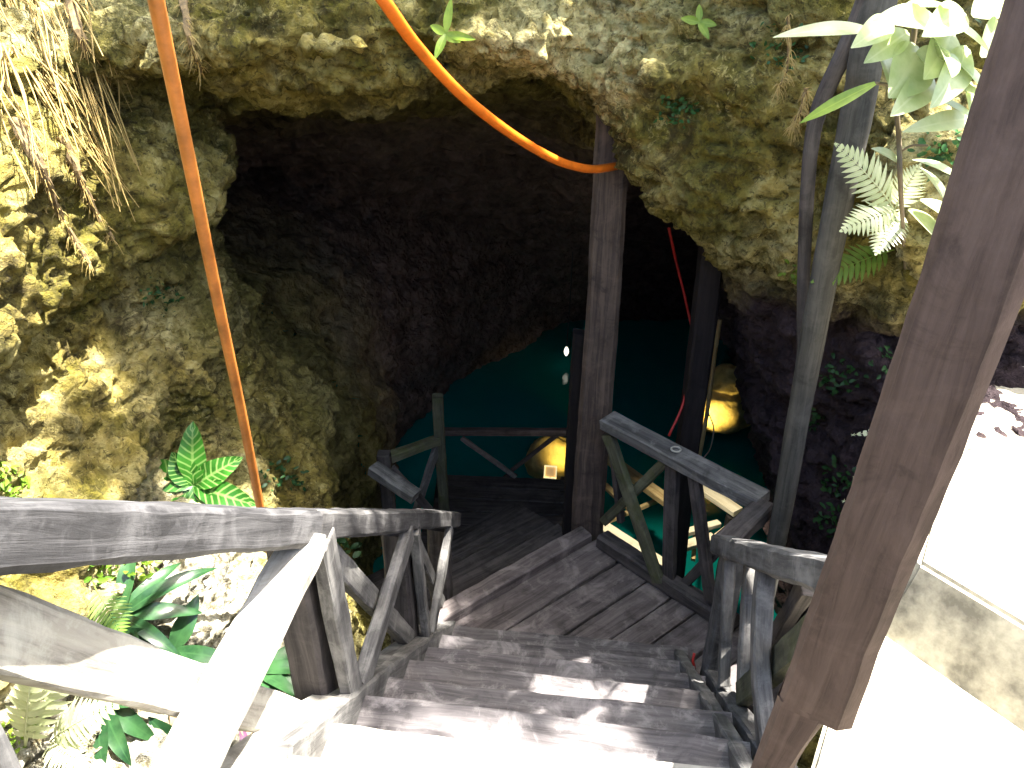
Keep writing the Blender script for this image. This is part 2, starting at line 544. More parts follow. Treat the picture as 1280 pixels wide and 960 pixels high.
def frond_mb(mb, root, d, L, W, up=(0, 0, 1), droop=0.8, pairs=16, rg=rnd, broad=0.38, roll=0.0):
    """fern frond: a rachis with leaflets on both sides"""
    p = Vector(root)
    d = Vector(d).normalized()
    side = d.cross(Vector(up)).normalized()
    if roll:
        side = Matrix.Rotation(roll, 3, d) @ side
    pts = []
    n = pairs
    for i in range(n + 1):
        f = i / n
        pts.append(p.copy())
        nrm = side.cross(d).normalized()
        if i > 1:
            env = math.sin(min(1, f * 1.9 + 0.12) * math.pi / 2) * (1 - f ** 2.2) + 0.06
            for sg in (-1, 1):
                dl = (side * sg * 0.92 + d * (0.38 + 0.3 * f) + nrm * rg.uniform(-0.08, 0.12)).normalized()
                blade_mb(mb, p, dl, W / 2 * env * rg.uniform(0.92, 1.06), L / n * broad * 2.3, up=nrm, droop=0.35 + rg.uniform(-.1, .2), fold=0.1, n=4, peak=0.22, start=0.55, rg=rg)
        p = p + d * (L / n)
        d = (Matrix.Rotation(-droop / n, 3, side) @ d).normalized()
    tube_mb(mb, pts, [0.0035 * (1 - 0.7 * i / n) * max(0.6, L / 0.4) for i in range(n + 1)], 5)

# ------------------------------------------------------------------ the rock
rs = np.random.RandomState(5)
LAT = [rs.rand(32, 32, 32).astype(np.float32) * 2 - 1 for _ in range(6)]
def vnoise(X, Y, Z, k):
    lat = LAT[k % 6]
    out = None
    xi, yi, zi = np.floor(X).astype(np.int32), np.floor(Y).astype(np.int32), np.floor(Z).astype(np.int32)
    fx, fy, fz = X - xi, Y - yi, Z - zi
    fx = fx * fx * (3 - 2 * fx); fy = fy * fy * (3 - 2 * fy); fz = fz * fz * (3 - 2 * fz)
    x0, y0, z0 = xi & 31, yi & 31, zi & 31
    x1, y1, z1 = (xi + 1) & 31, (yi + 1) & 31, (zi + 1) & 31
    def L(a, b, c): return lat[a, b, c]
    c00 = L(x0, y0, z0) * (1 - fx) + L(x1, y0, z0) * fx
    c10 = L(x0, y1, z0) * (1 - fx) + L(x1, y1, z0) * fx
    c01 = L(x0, y0, z1) * (1 - fx) + L(x1, y0, z1) * fx
    c11 = L(x0, y1, z1) * (1 - fx) + L(x1, y1, z1) * fx
    c0 = c00 * (1 - fy) + c10 * fy
    c1 = c01 * (1 - fy) + c11 * fy
    return c0 * (1 - fz) + c1 * fz

def sstep(a, b, x):
    t = np.clip((x - a) / (b - a), 0, 1)
    return t * t * (3 - 2 * t)

def smin(a, b, k):
    h = np.clip(0.5 + 0.5 * (b - a) / k, 0, 1)
    return b * (1 - h) + a * h - k * h * (1 - h)

def rock_field(X, Y, Z):
    """negative inside the rock"""
    wz = Z + 0.16 * vnoise(X * .9, Y * .9, Z * .9, 0)
    # left flank in the open
    XL = np.interp(wz, [-3.2, -1.6, -1.1, -.6, -.1, .25, .55, .72, .95, 1.3, 1.7, 2.3],
                       [-.80, -.80, -.88, -1.05, -1.36, -1.50, -1.78, -1.84, -1.55, -1.68, -2.05, -2.9])
    XL = XL - .55 * sstep(3.1, 4.0, Y) * sstep(-.5, -1.3, Z) + 0.22 * sstep(2.6, 3.6, Y) * sstep(.0, .7, Z)
    # left flank inside the cave
    XI = np.interp(wz, [-3.2, -1.5, -1.0, -.6, -.2, .4, 1.3], [-1.30, -1.15, -1.2, -1.35, -1.65, -2.6, -2.2])
    XI = XI + np.interp(Y, [4, 6.9, 8.1, 9.7, 11], [0, 0, .55, 1.8, 3.2])
    s = sstep(4.0, 4.6, Y)
    xl = XL * (1 - s) + XI * s
    dl = (X - xl) * .75
    # right flank
    wz2 = Z + 0.14 * vnoise(X * 1.1 + 7, Y * 1.1, Z * 1.1, 1)
    XR = np.interp(wz2 - .40 * sstep(2.95, 2.5, Y), [-3.2, -1.2, -.2, .4, .62, .85, 1.2, 1.6, 2.0, 2.6], [2.0, 1.72, 1.62, 1.50, 1.42, 1.22, 1.12, 1.25, 1.42, 1.7])
    XJ = np.interp(wz2, [-3.2, -2.6, -1.2, -.65, -.2, .3, .65, 1.0, 1.4], [2.3, 2.15, 1.82, 1.66, 1.47, 1.25, 1.0, .64, .42])
    XC = np.interp(wz2, [-3.2, -2.0, -.5, 1.3], [2.75, 2.9, 3.3, 2.6])
    a = sstep(2.75, 3.4, Y)
    b = sstep(4.5, 5.3, Y)
    xr = (XR * (1 - a) + XJ * a) * (1 - b) + XC * b
    near = sstep(2.35, 1.85, Y)
    xr = xr + near * np.where(Z > .1, 2.6, 0.0)
    dr = (xr - X) * .75
    topr = 1.92 + .12 * (Y - 2.0)
    topr = topr + sstep(.98, 1.22, X) * sstep(3.3, 2.9, Y) * (1.42 + .5 * (X - 1.2) + .2 * (Y - 2.2) - topr)
    dr = np.maximum(dr, (Z - topr) * .8)
    dr = np.maximum(dr, np.minimum(np.minimum(X - 1.5, 3.0 - Y), Z - .40) * .8)
    # roof over the pool, with its lip
    ceil = 1.68 - .42 * np.clip(Y - 3.15, -1, .5) - .10 * np.clip(Y - 3.65, 0, None) - .093 * np.clip(Y - 4, 0, None) ** 2 - .06 * sstep(-.5, -1.1, X) - .14 * sstep(.25, .55, X)
    lip = 3.12 + np.clip(Z - 1.6, -1, 3) * 1.5 + .08 * np.sin(X * 2.3 + .6) - .1 * sstep(.3, 1.3, X)
    droof = np.maximum(np.maximum((ceil - Z) * .9, (lip - Y) * .62), (Z - 2.45) * .9)
    d = smin(dl, dr, .12)
    d = smin(d, droof, .22)
    # floor
    d = smin(d, Z + 2.95 , .3)
    # bank that carries the upper platform
    bank = np.maximum(np.maximum(Y - 1.72 - .3 * (X - 1.2), Z + .12), .92 - X)
    d = np.minimum(d, bank)
    under = np.maximum(np.maximum(Y - .9, Z + .15 + .0 * X), -99)
    d = np.minimum(d, under)
    return d

def micro(X, Y, Z):
    """surface relief in metres"""
    zz = Z * 1.9
    r = .085 * vnoise(X * 1.5, Y * 1.5, zz * 1.5, 2)
    r += .060 * (1 - 2 * np.abs(vnoise(X * 2.8 + 3, Y * 2.8, zz * 2.6, 3)))
    r += .034 * (1 - 2 * np.abs(vnoise(X * 6.1, Y * 6.1 + 5, zz * 5.5, 4)))
    return r

def build_rock():
    h = .05
    x0, x1, y0, y1, z0, z1 = -4.2, 4.2, -1.4, 11.6, -3.3, 2.75
    xs = np.arange(x0, x1 + h, h, dtype=np.float32)
    ys = np.arange(y0, y1 + h, h, dtype=np.float32)
    zs = np.arange(z0, z1 + h, h, dtype=np.float32)
    nx, ny, nz = len(xs), len(ys), len(zs)
    S = np.empty((nx, ny, nz), np.float32)
    for i in range(0, nx, 24):
        X, Y, Z = np.meshgrid(xs[i:i + 24], ys, zs, indexing='ij')
        S[i:i + 24] = rock_field(X, Y, Z) - micro(X, Y, Z)
    # close the block outside
    S[0] = S[-1] = .05; S[:, 0] = S[:, -1] = .05; S[:, :, 0] = S[:, :, -1] = .05
    # surface nets
    neg = S < 0
    cs = np.zeros((nx - 1, ny - 1, nz - 1), np.int8)
    for dx in (0, 1):
        for dy in (0, 1):
            for dz in (0, 1):
                cs += neg[dx:nx - 1 + dx, dy:ny - 1 + dy, dz:nz - 1 + dz]
    act = (cs > 0) & (cs < 8)
    idx = -np.ones(act.shape, np.int64)
    cells = np.argwhere(act)
    idx[act] = np.arange(len(cells))
    acc = np.zeros((len(cells), 3)); cnt = np.zeros(len(cells))
    ci, cj, ck = cells.T
    for ax in range(3):
        for o1 in (0, 1):
            for o2 in (0, 1):
                off = [0, 0, 0]
                oth = [q for q in range(3) if q != ax]
                off[oth[0]], off[oth[1]] = o1, o2
                a = S[ci + off[0], cj + off[1], ck + off[2]]
                off2 = list(off); off2[ax] = 1
                bb = S[ci + off2[0], cj + off2[1], ck + off2[2]]
                cr = (a < 0) != (bb < 0)
                t = np.where(cr, a / np.where(cr, a - bb, 1), 0)
                pt = np.zeros((len(cells), 3))
                pt[:, oth[0]], pt[:, oth[1]] = o1, o2
                pt[:, ax] = t
                acc += pt * cr[:, None]; cnt += cr
    V = (cells + acc / cnt[:, None]) * h + np.array([xs[0], ys[0], zs[0]])
    quads = []
    for ax in range(3):
        oth = [q for q in range(3) if q != ax]
        sl0 = [slice(None)] * 3; sl1 = [slice(None)] * 3
        sl0[ax] = slice(0, -1); sl1[ax] = slice(1, None)
        for q in oth:
            sl0[q] = slice(1, -1); sl1[q] = slice(1, -1)
        A, B = neg[tuple(sl0)], neg[tuple(sl1)]
        e = np.argwhere(A != B)
        inside = A[tuple(e.T)]
        e = e + np.array([0 if q == ax else 1 for q in range(3)])
        def cid(d1, d2):
            c = e.copy(); c[:, oth[0]] += d1; c[:, oth[1]] += d2
            return idx[tuple(c.T)]
        q4 = np.stack([cid(-1, -1), cid(0, -1), cid(0, 0), cid(-1, 0)], 1)
        flip = inside if ax != 1 else ~inside
        q4[~flip] = q4[~flip][:, ::-1]
        quads.append(q4)
    Q = np.concatenate(quads)
    # keep only what can be looked at: drop the outside of the block
    C = V[Q].mean(1)
    far_out = (C[:, 2] < z0 + .15)
    Q = Q[~far_out]
    # one level of subdivision, smoothing, then fine relief along the normals
    def subdivide(V, Q):
        E = np.concatenate([Q[:, [0, 1]], Q[:, [1, 2]], Q[:, [2, 3]], Q[:, [3, 0]]])
        Es = np.sort(E, 1)
        U, inv = np.unique(Es, axis=0, return_inverse=True)
        inv = inv.reshape(-1)
        nV, nE, nQ = len(V), len(U), len(Q)
        ev = V[U].mean(1); fv = V[Q].mean(1)
        e0, e1, e2, e3 = (inv[i * nQ:(i + 1) * nQ] + nV for i in range(4))
        fc = np.arange(nQ) + nV + nE
        NQ = np.concatenate([np.stack([Q[:, 0], e0, fc, e3], 1), np.stack([Q[:, 1], e1, fc, e0], 1),
                             np.stack([Q[:, 2], e2, fc, e1], 1), np.stack([Q[:, 3], e3, fc, e2], 1)])
        return np.concatenate([V, ev, fv]), NQ
    def vnorm(V, Q):
        nrm = np.cross(V[Q[:, 2]] - V[Q[:, 0]], V[Q[:, 3]] - V[Q[:, 1]])
        out = np.zeros_like(V)
        for k in range(4):
            np.add.at(out, Q[:, k], nrm)
        return out / (np.linalg.norm(out, axis=1, keepdims=True) + 1e-9)
    V, Q = subdivide(V, Q)
    C = V[Q].mean(1)
    nearq = (C[:, 1] < 5.0) & (np.abs(C[:, 0]) < 2.6) & (C[:, 1] > .5) & (C[:, 2] > -2.0) & (C[:, 2] < 2.3)
    def relief(V, n, fine):
        x, y, z = V.T
        zz = z * 1.7
        d = .024 * (1 - 2 * np.abs(vnoise(x * 9 + 2, y * 9, zz * 9, 0)))
        d += .016 * (1 - 2 * np.abs(vnoise(x * 19, y * 19 + 4, zz * 18, 1)))
        pit = np.clip(vnoise(x * 6 + 11, y * 6, z * 7, 2) - .45, 0, 1)
        d -= .10 * pit
        if fine:
            d += .010 * (1 - 2 * np.abs(vnoise(x * 37 + 5, y * 37, z * 40 + 3, 5)))
            cr = np.abs(vnoise(x * 5 + 1, y * 5, zz * 6 + 2, 1))
            d -= .030 * np.clip(1 - cr / .09, 0, 1)
            d += .005 * vnoise(x * 70 + 5, y * 70 + 9, z * 70 + 3, 4)
            d -= .05 * np.clip(vnoise(x * 14 + 3, y * 14, z * 17, 3) - .42, 0, 1)
        return V + n * d[:, None]
    Qn, Qf = Q[nearq], Q[~nearq]
    nall = vnorm(V, Q)
    Vf = relief(V, nall, False)
    used, inv = np.unique(Qn, return_inverse=True)
    Vn, Qn = subdivide(V[used], inv.reshape(-1, 4))
    nn = vnorm(Vn, Qn)
    Vn = relief(Vn, nn, True)
    V = np.concatenate([Vf, Vn]); Q = np.concatenate([Qf, Qn + len(Vf)]); n = np.concatenate([nall, nn])
    usedv, inv = np.unique(Q, return_inverse=True)
    V = V[usedv]; n = n[usedv]; Q = inv.reshape(-1, 4)
    me = bpy.data.meshes.new('rock_terrain')
    me.vertices.add(len(V)); me.vertices.foreach_set('co', V.astype(np.float32).ravel())
    me.loops.add(len(Q) * 4); me.loops.foreach_set('vertex_index', Q.astype(np.int32).ravel())
    me.polygons.add(len(Q)); me.polygons.foreach_set('loop_start', np.arange(0, len(Q) * 4, 4, dtype=np.int32))
    me.polygons.foreach_set('use_smooth', np.ones(len(Q), bool))
    me.update(); me.validate()
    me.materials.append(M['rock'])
    o = bpy.data.objects.new('rock_terrain', me)
    col.objects.link(o)
    tag(o, kind='structure')
    return V, n, Q

V, VN, Q = build_rock()
from mathutils.bvhtree import BVHTree
bvh = BVHTree.FromPolygons([tuple(v) for v in V], Q.tolist())
def hit(px, py):
    """the point of the rock seen at this place, with its normal"""
    p, n, i, d = bvh.ray_cast(EYE, ray(px, py).normalized())
    if p is None:
        return at(px, py, Y=3.0), Vector((0, -1, 0))
    if n.dot(ray(px, py)) > 0:
        n = -n
    return p, n

# forest floor round the sinkhole and the pool
mb = MB()
zf = 2.30
for (xa, xb, ya, yb) in ((-60, 60, 11.5, 90), (-60, 60, -60, -1.3), (-60, -4.1, -1.3, 11.5), (4.1, 60, -1.3, 11.5)):
    mb.add([(xa, ya, zf), (xb, ya, zf), (xb, yb, zf), (xa, yb, zf)], [[0, 1, 2, 3]])
tag(mb.build('ground', M['soil']), kind='structure')
mb = MB()
WZ = -2.6
mb.add([(-4, 1.2, WZ), (4, 1.2, WZ), (4, 11.4, WZ), (-4, 11.4, WZ)], [[0, 1, 2, 3]])
tag(mb.build('water', M['water']), kind='structure')

# ------------------------------------------------------------------ stairs
YAW = math.atan(.1326)
DX, SL = .1326, -.798
def Lp(Y, dz=0, dx=0):   # left string line
    return Vector((-.527 + DX * (Y - 1.56) + dx, Y, SL * (Y - 1.56) + dz))
def Rp(Y, dz=0, dx=0):   # right string line
    return Vector((.677 + DX * (Y - 1.418) + dx, Y, SL * (Y - 1.418) + dz))
along = Vector((DX, 1, 0)).normalized()
across = Vector((1, -DX, 0)).normalized()

ZL = -.94
st = thing('staircase', 'steep worn plank stairs leading down from the sunlit platform to the landing', 'staircase', (.1, 2.1, -.5))
run, rise = .235, .188
for k in range(-2, 6):
    yn = 1.566 + run * k        # far edge on the centre line (x = 0)
    zt = -rise * k + (.012 if k == 5 else 0)
    depth = run + .045 if k > -1 else run + .10
    c = Vector((.09 + DX * run * k, yn, zt - .025)) - along * (depth / 2)
    hw = .585
    if k == -1:
        p0, p1 = c - across * (hw + .03), c + across * (hw + .02)
    else:
        p0, p1 = c - across * (hw - .01 * (k % 2)), c + across * hw
    beam('tread', p0, p1, depth, .055, 'step_wood' if k > 0 else 'pale_wood' if k < 0 else 'step_wood', st, wob=.006, ch=.011, seed=50 + k)
for side in (-1, 1):
    f = Lp if side < 0 else Rp
    dz = -.06 if side < 0 else -.10
    beam('stringer', f(1.1, dz, .055 * -side), f(2.80, dz, .055 * -side), .045, .24, 'grey_wood', st, wob=.006)

# ---- railing beside the stairs, left
rl = thing('wooden_railing', 'railing with crossed braces, near timbers painted pale for sunlight, beside the plants on the rock slope', 'railing', tuple(Lp(1.56)), 'railings of the cenote stairs')
RH = .72
beam('base_beam', Lp(.55, .03), Lp(1.60, .03), .10, .10, 'pale_wood', rl, wob=.005)
beam('base_beam', Lp(1.62, .03), Lp(2.40, .03), .10, .10, 'grey_wood', rl, wob=.005)
beam('base_beam', Lp(2.415, .03), Lp(3.02, .03), .10, .10, 'grey_wood', rl, wob=.005)
beam('top_rail', Lp(.45, RH), Lp(1.53, RH - .012), .13, .085, 'rail_wood', rl, wob=.005)
beam('top_rail', Lp(1.535, RH + .004), Lp(3.16, RH - .01), .115, .075, 'rail_wood', rl, wob=.005)
def post(f, Y, top, w1, w2, m, par, dx=0, down=0.0, dy=0):
    a = f(Y); b = f(Y, top)
    p0 = Vector((a.x + dx, Y, a.z - down)); p1 = Vector((a.x + dx, Y, b.z))
    return beam('post', p0, p1, w1, w2, m, par, up=(DX, 1, 0), wob=.004)
post(Lp, 1.60, RH - .04, .10, .12, 'dark_wood', rl, -.045, .1)
post(Lp, 2.42, RH - .04, .10, .11, 'dark_wood', rl, -.035, .1)
post(Lp, 3.02, RH - .04, .10, .10, 'dark_wood', rl, -.02, .1)
post(Lp, .62, RH - .04, .10, .12, 'grey_wood', rl, -.045, .1)
XB = .045
beam('brace', Lp(1.49, RH - .05, XB), Lp(.74, .07, XB), .045, .105, 'pale_wood', rl, wob=.004, up=(DX, 1, -.3))
beam('brace', Lp(.66, RH - .10, -.02), Lp(1.52, -.015, -.06), .045, .10, 'pale_wood', rl, wob=.004)
beam('brace', Lp(1.575, RH - .05, XB), Lp(1.60, .07, XB + .01), .04, .085, 'grey_wood', rl, wob=.004, up=(DX, 1, 0))
beam('brace', Lp(1.66, RH - .08, -.005), Lp(2.36, .09, -.005), .04, .075, 'grey_wood', rl, wob=.004)
beam('brace', Lp(2.30, RH - .06, XB), Lp(1.66, .08, XB), .04, .08, 'grey_wood', rl, wob=.004)
beam('brace', Lp(2.40, RH - .05, XB), Lp(2.44, .08, XB), .035, .06, 'grey_wood', rl, wob=.004)
beam('brace', Lp(2.50, RH - .08, 0), Lp(2.98, .09, 0), .035, .06, 'grey_wood', rl, wob=.004)
beam('brace', Lp(2.98, RH - .06, XB), Lp(2.52, .08, XB), .035, .065, 'grey_wood', rl, wob=.004)

# ---- railing on the right of the stairs
rr = thing('wooden_railing', 'grey shaded railing of crooked uprights right of the steps, ending at the leaning brown post', 'railing', tuple(Rp(2.0)), 'railings of the cenote stairs')
RR = .70
beam('base_beam', Rp(1.02, -.02, .05), Rp(2.42, -.02, .05), .07, .07, 'grey_wood', rr, wob=.006)
beam('top_rail', Rp(1.17, RR, .03), Rp(2.46, RR, .03), .10, .075, 'grey_wood', rr, wob=.005)
beam('post', Rp(2.40, -.15, .06), Rp(2.40, RR - .03, .06), .085, .085, 'grey_wood', rr, up=(0, 1, 0))
beam('brace', Rp(1.44, .04, .03), Rp(1.77, RR - .04, .02), .05, .075, 'grey_wood', rr, up=(DX, 1, 0), bow=.02)
beam('brace', Rp(2.06, .05, .03), Rp(2.30, RR - .04, .02), .04, .065, 'grey_wood', rr, up=(DX, 1, 0))
beam('brace', Rp(1.22, RR - .06, .06), Rp(1.90, .07, .06), .04, .085, 'mossy_wood', rr)
beam('brace', Rp(2.16, RR - .06, .07), Rp(1.90, .07, .06), .035, .06, 'grey_wood', rr, up=(DX, 1, 0))
beam('brace', Rp(2.02, RR - .06, .10), Rp(2.10, .3, .13), .03, .05, 'tan_wood', rr, up=(DX, 1, 0))
beam('brace', Rp(1.14, RR - .09, .0), Rp(1.28, .0, .02), .045, .055, 'dark_wood', rr, up=(DX, 1, 0))
beam('brace', Rp(1.62, RR - .08, .1), Rp(2.02, .05, .1), .035, .06, 'dark_wood', rr, up=(DX, 1, 0))

# ---- near leaning post
npm = MB()
# worn squared timber turned towards the stairs; its foot is cut back to a narrow tenon on the right
vs, fs, uvs = [], [], []
rg = random.Random(4)
pw = Vector((.845, -.535, 0)); pd = Vector((.535, .845, 0))
rows = []
prof = [(-.3, -.085, -.03), (.3, -.075, -.02), (.55, -.066, -.008), (.69, -.062, .008), (.768, -.060, .020), (.776, -.060, .046), (.762, -.058, .060), (.82, -.057, .060), (.95, -.056, .0575), (1.15, -.054, .058), (1.35, -.052, .061), (1.6, -.053, .060), (1.9, -.057, .059), (2.4, -.06, .058), (3.4, -.06, .056)]
fine = []
for (z0, a0, b0), (z1, a1, b1) in zip(prof, prof[1:]):
    n_ = max(1, int(abs(z1 - z0) / .05))
    for i in range(n_):
        f = i / n_
        fine.append((z0 + (z1 - z0) * f, a0 + (a1 - a0) * f, b0 + (b1 - b0) * f))
fine.append(prof[-1])
for (z, wl, wr) in fine:
    jj = lambda k=.0014: rg.uniform(-k, k)
    hh = .05
    c = .011
    c2 = .018 if wr > .03 else .006
    sec = [(wl + c, -hh), (wr - c2, -hh), (wr, -hh + c2 * 1.1), (wr, hh - c), (wr - c, hh), (wl + c, hh), (wl, hh - c), (wl, -hh + c)]
    rows.append(z)
    for (x, y) in sec:
        q = Vector((.632 - .056 * (1.95 - z), 1.0, 0)) + pw * (x * 1.1 + jj()) + pd * (y + jj())
        vs.append((q.x, q.y, z))
per = [0, .10, .115, .20, .21, .31, .32, .40, .41]
for i in range(len(rows) - 1):
    for k in range(8):
        l = (k + 1) % 8
        fs.append([i * 8 + k, i * 8 + l, (i + 1) * 8 + l, (i + 1) * 8 + k])
        a, b = rows[i], rows[i + 1]
        uvs.append([(a, per[k]), (a, per[k + 1]), (b, per[k + 1]), (b, per[k])])
npm.add(vs, fs, uvs)
tag(npm.build('timber_post', M['brown_wood'], origin=(.605, 1.0, 0)), 'thick reddish brown timber post in the near right foreground, notched at its foot', 'post')

# ---- landing
A = at(572, 778, z=ZL); Dd = at(738, 682, z=ZL)
B = at(878, 806, z=ZL); Cc = at(884, 764, z=ZL)
ld = thing('landing_deck', 'dim plank landing at the foot of the stairs, boards laid diagonally', 'landing', tuple((A + Cc) / 2))
e = (Dd - A).normalized(); nrm_e = Vector((e.y, -e.x, 0))     # towards the right / camera
if (Cc - A).dot(nrm_e) < 0: nrm_e = -nrm_e
# boards clipped between the stair foot and the far kerb
f0, f1 = Dd, Cc                      # far edge
kn0 = Vector((-(Cc - Dd).y, (Cc - Dd).x, 0)).normalized()
s0 = Vector((-.52, 2.52, ZL)); s1 = s0 + across * 1.9         # foot of the stairs (under the last tread)
def isect(p, d, a, b):
    r = b - a
    den = d.x * r.y - d.y * r.x
    t = ((a.x - p.x) * r.y - (a.y - p.y) * r.x) / den
    return p + d * t
wd = .0
widths = [.20, .185, .15, .13, .17, .12, .16, .14]
off = -.02
for i, bw in enumerate(widths):
    cl = A + nrm_e * (off + bw / 2)
    a = isect(cl, e, s0, s1); b = isect(cl, e, f0 + kn0 * .06, f1 + kn0 * .06)
    off += bw + .012
    if (b - a).dot(e) < .08: break
    dzv = rnd.uniform(-.004, .004)
    beam('plank', a + Vector((0, 0, -.025 + dzv)), b + Vector((0, 0, -.025 + dzv)), bw, .05, 'deck_wood', ld, wob=.004, ch=.006, seed=80 + i)
beam('edge_board', A - nrm_e * .062 + Vector((0, 0, .015)) - e * .15, Dd - nrm_e * .062 + Vector((0, 0, .015)) + e * .02, .10, .09, 'deck_wood', ld, wob=.005)
beam('joist', s0 + across * .2 + Vector((0, .12, -.11)), s0 + across * 1.35 + Vector((0, .12, -.11)), .08, .1, 'dark_wood', ld)
beam('joist', A - nrm_e * .06 + Vector((0, 0, -.15)), Dd - nrm_e * .06 + Vector((0, 0, -.15)), .08, .12, 'dark_wood', ld)

# ---- landing railing
lr = thing('wooden_railing', 'dim green-grey railing across the far side of the landing above the water', 'railing', tuple((Dd + Cc) / 2), 'railings of the cenote stairs')
k0 = at(745, 686, z=ZL); k1 = at(882, 778, z=ZL)
kd = (k1 - k0).normalized(); kn = Vector((-kd.y, kd.x, 0))
if kn.y < 0: kn = -kn
beam('base_beam', k0 + kn * .05 + Vector((0, 0, .046)), k1 + kn * .05 + kd * .12 + Vector((0, 0, .046)), .09, .085, 'dark_wood', lr)
t0 = k0 + kn * .05 + Vector((0, 0, .80))
def on_rail(px):
    """point of the rail's vertical plane under this column"""
    d = ray(px, 560); n2 = kn
    base = k0 + kn * .05
    t = (base - EYE).dot(n2) / d.dot(n2)
    return EYE + d * t
rA = on_rail(757); rB = on_rail(966)
zA = ZL + .80
beam('top_rail', Vector((rA.x, rA.y, zA)), Vector((rB.x, rB.y, zA)), .12, .06, 'grey_wood', lr)
def rp(px, py):
    d = ray(px, py); base = k0 + kn * .05
    t = (base - EYE).dot(kn) / d.dot(kn)
    return EYE + d * t
def rbrace(a, b, w, m, o=0.0):
    beam('brace', rp(*a) + kn * o, rp(*b) + kn * o, w, .035, m, lr, up=tuple(kn))
rbrace((766, 540), (828, 722), .07, 'mossy_wood', -.035)
rbrace((832, 575), (752, 655), .05, 'mossy_wood', .02)
rbrace((762, 575), (772, 655), .03, 'dark_wood', .03)
rbrace((842, 572), (836, 728), .07, 'dark_wood', 0)
rbrace((872, 585), (892, 748), .06, 'dark_wood', -.02)
rbrace((930, 650), (850, 735), .05, 'dark_wood', .03)

mb = MB()
rc = rp(846, 553); rc.z = zA + .034
tube_mb(mb, [rc + Vector((.022 * math.cos(k * .5236), .022 * math.sin(k * .5236), 0)) for k in range(13)], .005, 6)
mb.build('ring', M['wire'], lr, smooth=True)
# ---- link from the landing rail to the stair rail
lk = Rp(2.44, RR + .0, .03)
rB3 = Vector((rB.x, rB.y, zA))
beam('link_rail', lk + Vector((.01, .03, -.02)), rB3 + Vector((.0, -.03, -.01)), .09, .07, 'dark_wood', rr)

# ---- main post and dark posts
pb = at(733, 668, z=ZL)
ptop = Vector((pb.x + .03, pb.y + .02, 1.7))
def timber(name, p0, p1, w1, w2, m, label, cat, yaw=0.0, **kw):
    mb = MB()
    beam_mb(mb, p0, p1, w1, w2, up=(math.sin(yaw), math.cos(yaw), 0), **kw)
    o = mb.build(name, M[m], origin=tuple(p0))
    return tag(o, label, cat)
Ydk = pb.y + .06
timber('timber_post', pb + Vector((0, 0.06, -1.9)), ptop + Vector((0, .06, .2)), .20, .17, 'post_wood', 'tall squared timber post rising from the landing corner to the cave roof', 'post', .12, wob=.005, ch=.02, taper=.72)
q = at(705, 600, Y=pb.y + .20)
timber('timber_post', (q.x + .02, q.y, -2.7), (q.x + .045, q.y, .22), .06, .08, 'black_wood', 'narrow black upright tight behind the left side of the tall main post', 'post')  # narrow black strip along the main post's left edge
q0 = at(846, 716, Y=3.62); q1 = at(884, 362, Y=3.62)
timber('timber_post', (q0.x - .005, 3.62, -2.7), (q1.x - .012, 3.62, 1.1), .108, .12, 'black_wood', 'black post behind the landing railing, left of the golden reflection lump', 'post')

def pole(name, pts, r0, r1, m, label, cat, n=5):
    mb = MB()
    pp = spline(pts, n)
    rad = [r0 + (r1 - r0) * i / (len(pp) - 1) for i in range(len(pp))]
    tube_mb(mb, pp, rad, 12, .03)
    o = mb.build(name, M[m], smooth=True, origin=tuple(pts[0]))
    return tag(o, label, cat)
a = at(968, 690, Y=2.62); b = at(1035, 320, Y=2.6); c_ = at(1100, -10, Y=2.55)
pole('wooden_pole', [(a.x, 2.63, -1.6), a, at(1000, 510, Y=2.62), b, at(1075, 120, Y=2.58), c_, (c_.x + .01, 2.5, 3.6)], .037, .056, 'pole_wood', 'thick round grey pole standing in front of the right rock wall', 'pole')
pole('wooden_pole', [at(1000, 560, Y=2.72), at(1003, 440, Y=2.70), at(1005, 330, Y=2.70), at(1012, 200, Y=2.68), at(1026, 130, Y=2.66), at(1058, 60, Y=2.6), at(1086, -10, Y=2.55), at(1135, -160, Y=2.4)], .020, .031, 'dark_wood', 'thin crooked dark pole just left of the thick grey pole', 'pole')
pole('wooden_stick', [at(862, 625, Y=4.05), at(880, 540, Y=4.0), at(894, 440, Y=4.0), at(900, 400, Y=4.0)], .013, .012, 'tan_wood', 'thin pale yellow stick leaning along the right edge of the black post', 'stick')

# ------------------------------------------------------------------ lower flight, lower deck
ls = thing('lower_staircase', 'dark lower flight of steps turning left from the landing down to the water', 'staircase', tuple(A))
left_dir = -nrm_e
for k in range(5):
    z = ZL - .19 * (k + 1)
    ca = A + left_dir * (.26 + .27 * k) + e * (-.15 + .06 * k)
    cb = Dd + left_dir * (.26 + .27 * k) + e * (.12 + .14 * k)
    beam('tread', Vector((ca.x, ca.y, z)), Vector((cb.x, cb.y, z)), .30, .05, 'dark_wood', ls, wob=.006)
beam('stringer', A - e * .12 + left_dir * .1 + Vector((0, 0, -.15)), A + e * .1 + left_dir * 1.5 + Vector((0, 0, -1.15)), .05, .2, 'dark_wood', ls)
beam('stringer', Dd + e * .1 + left_dir * .1 + Vector((0, 0, -.15)), Dd + e * .65 + left_dir * 1.5 + Vector((0, 0, -1.15)), .05, .2, 'dark_wood', ls)

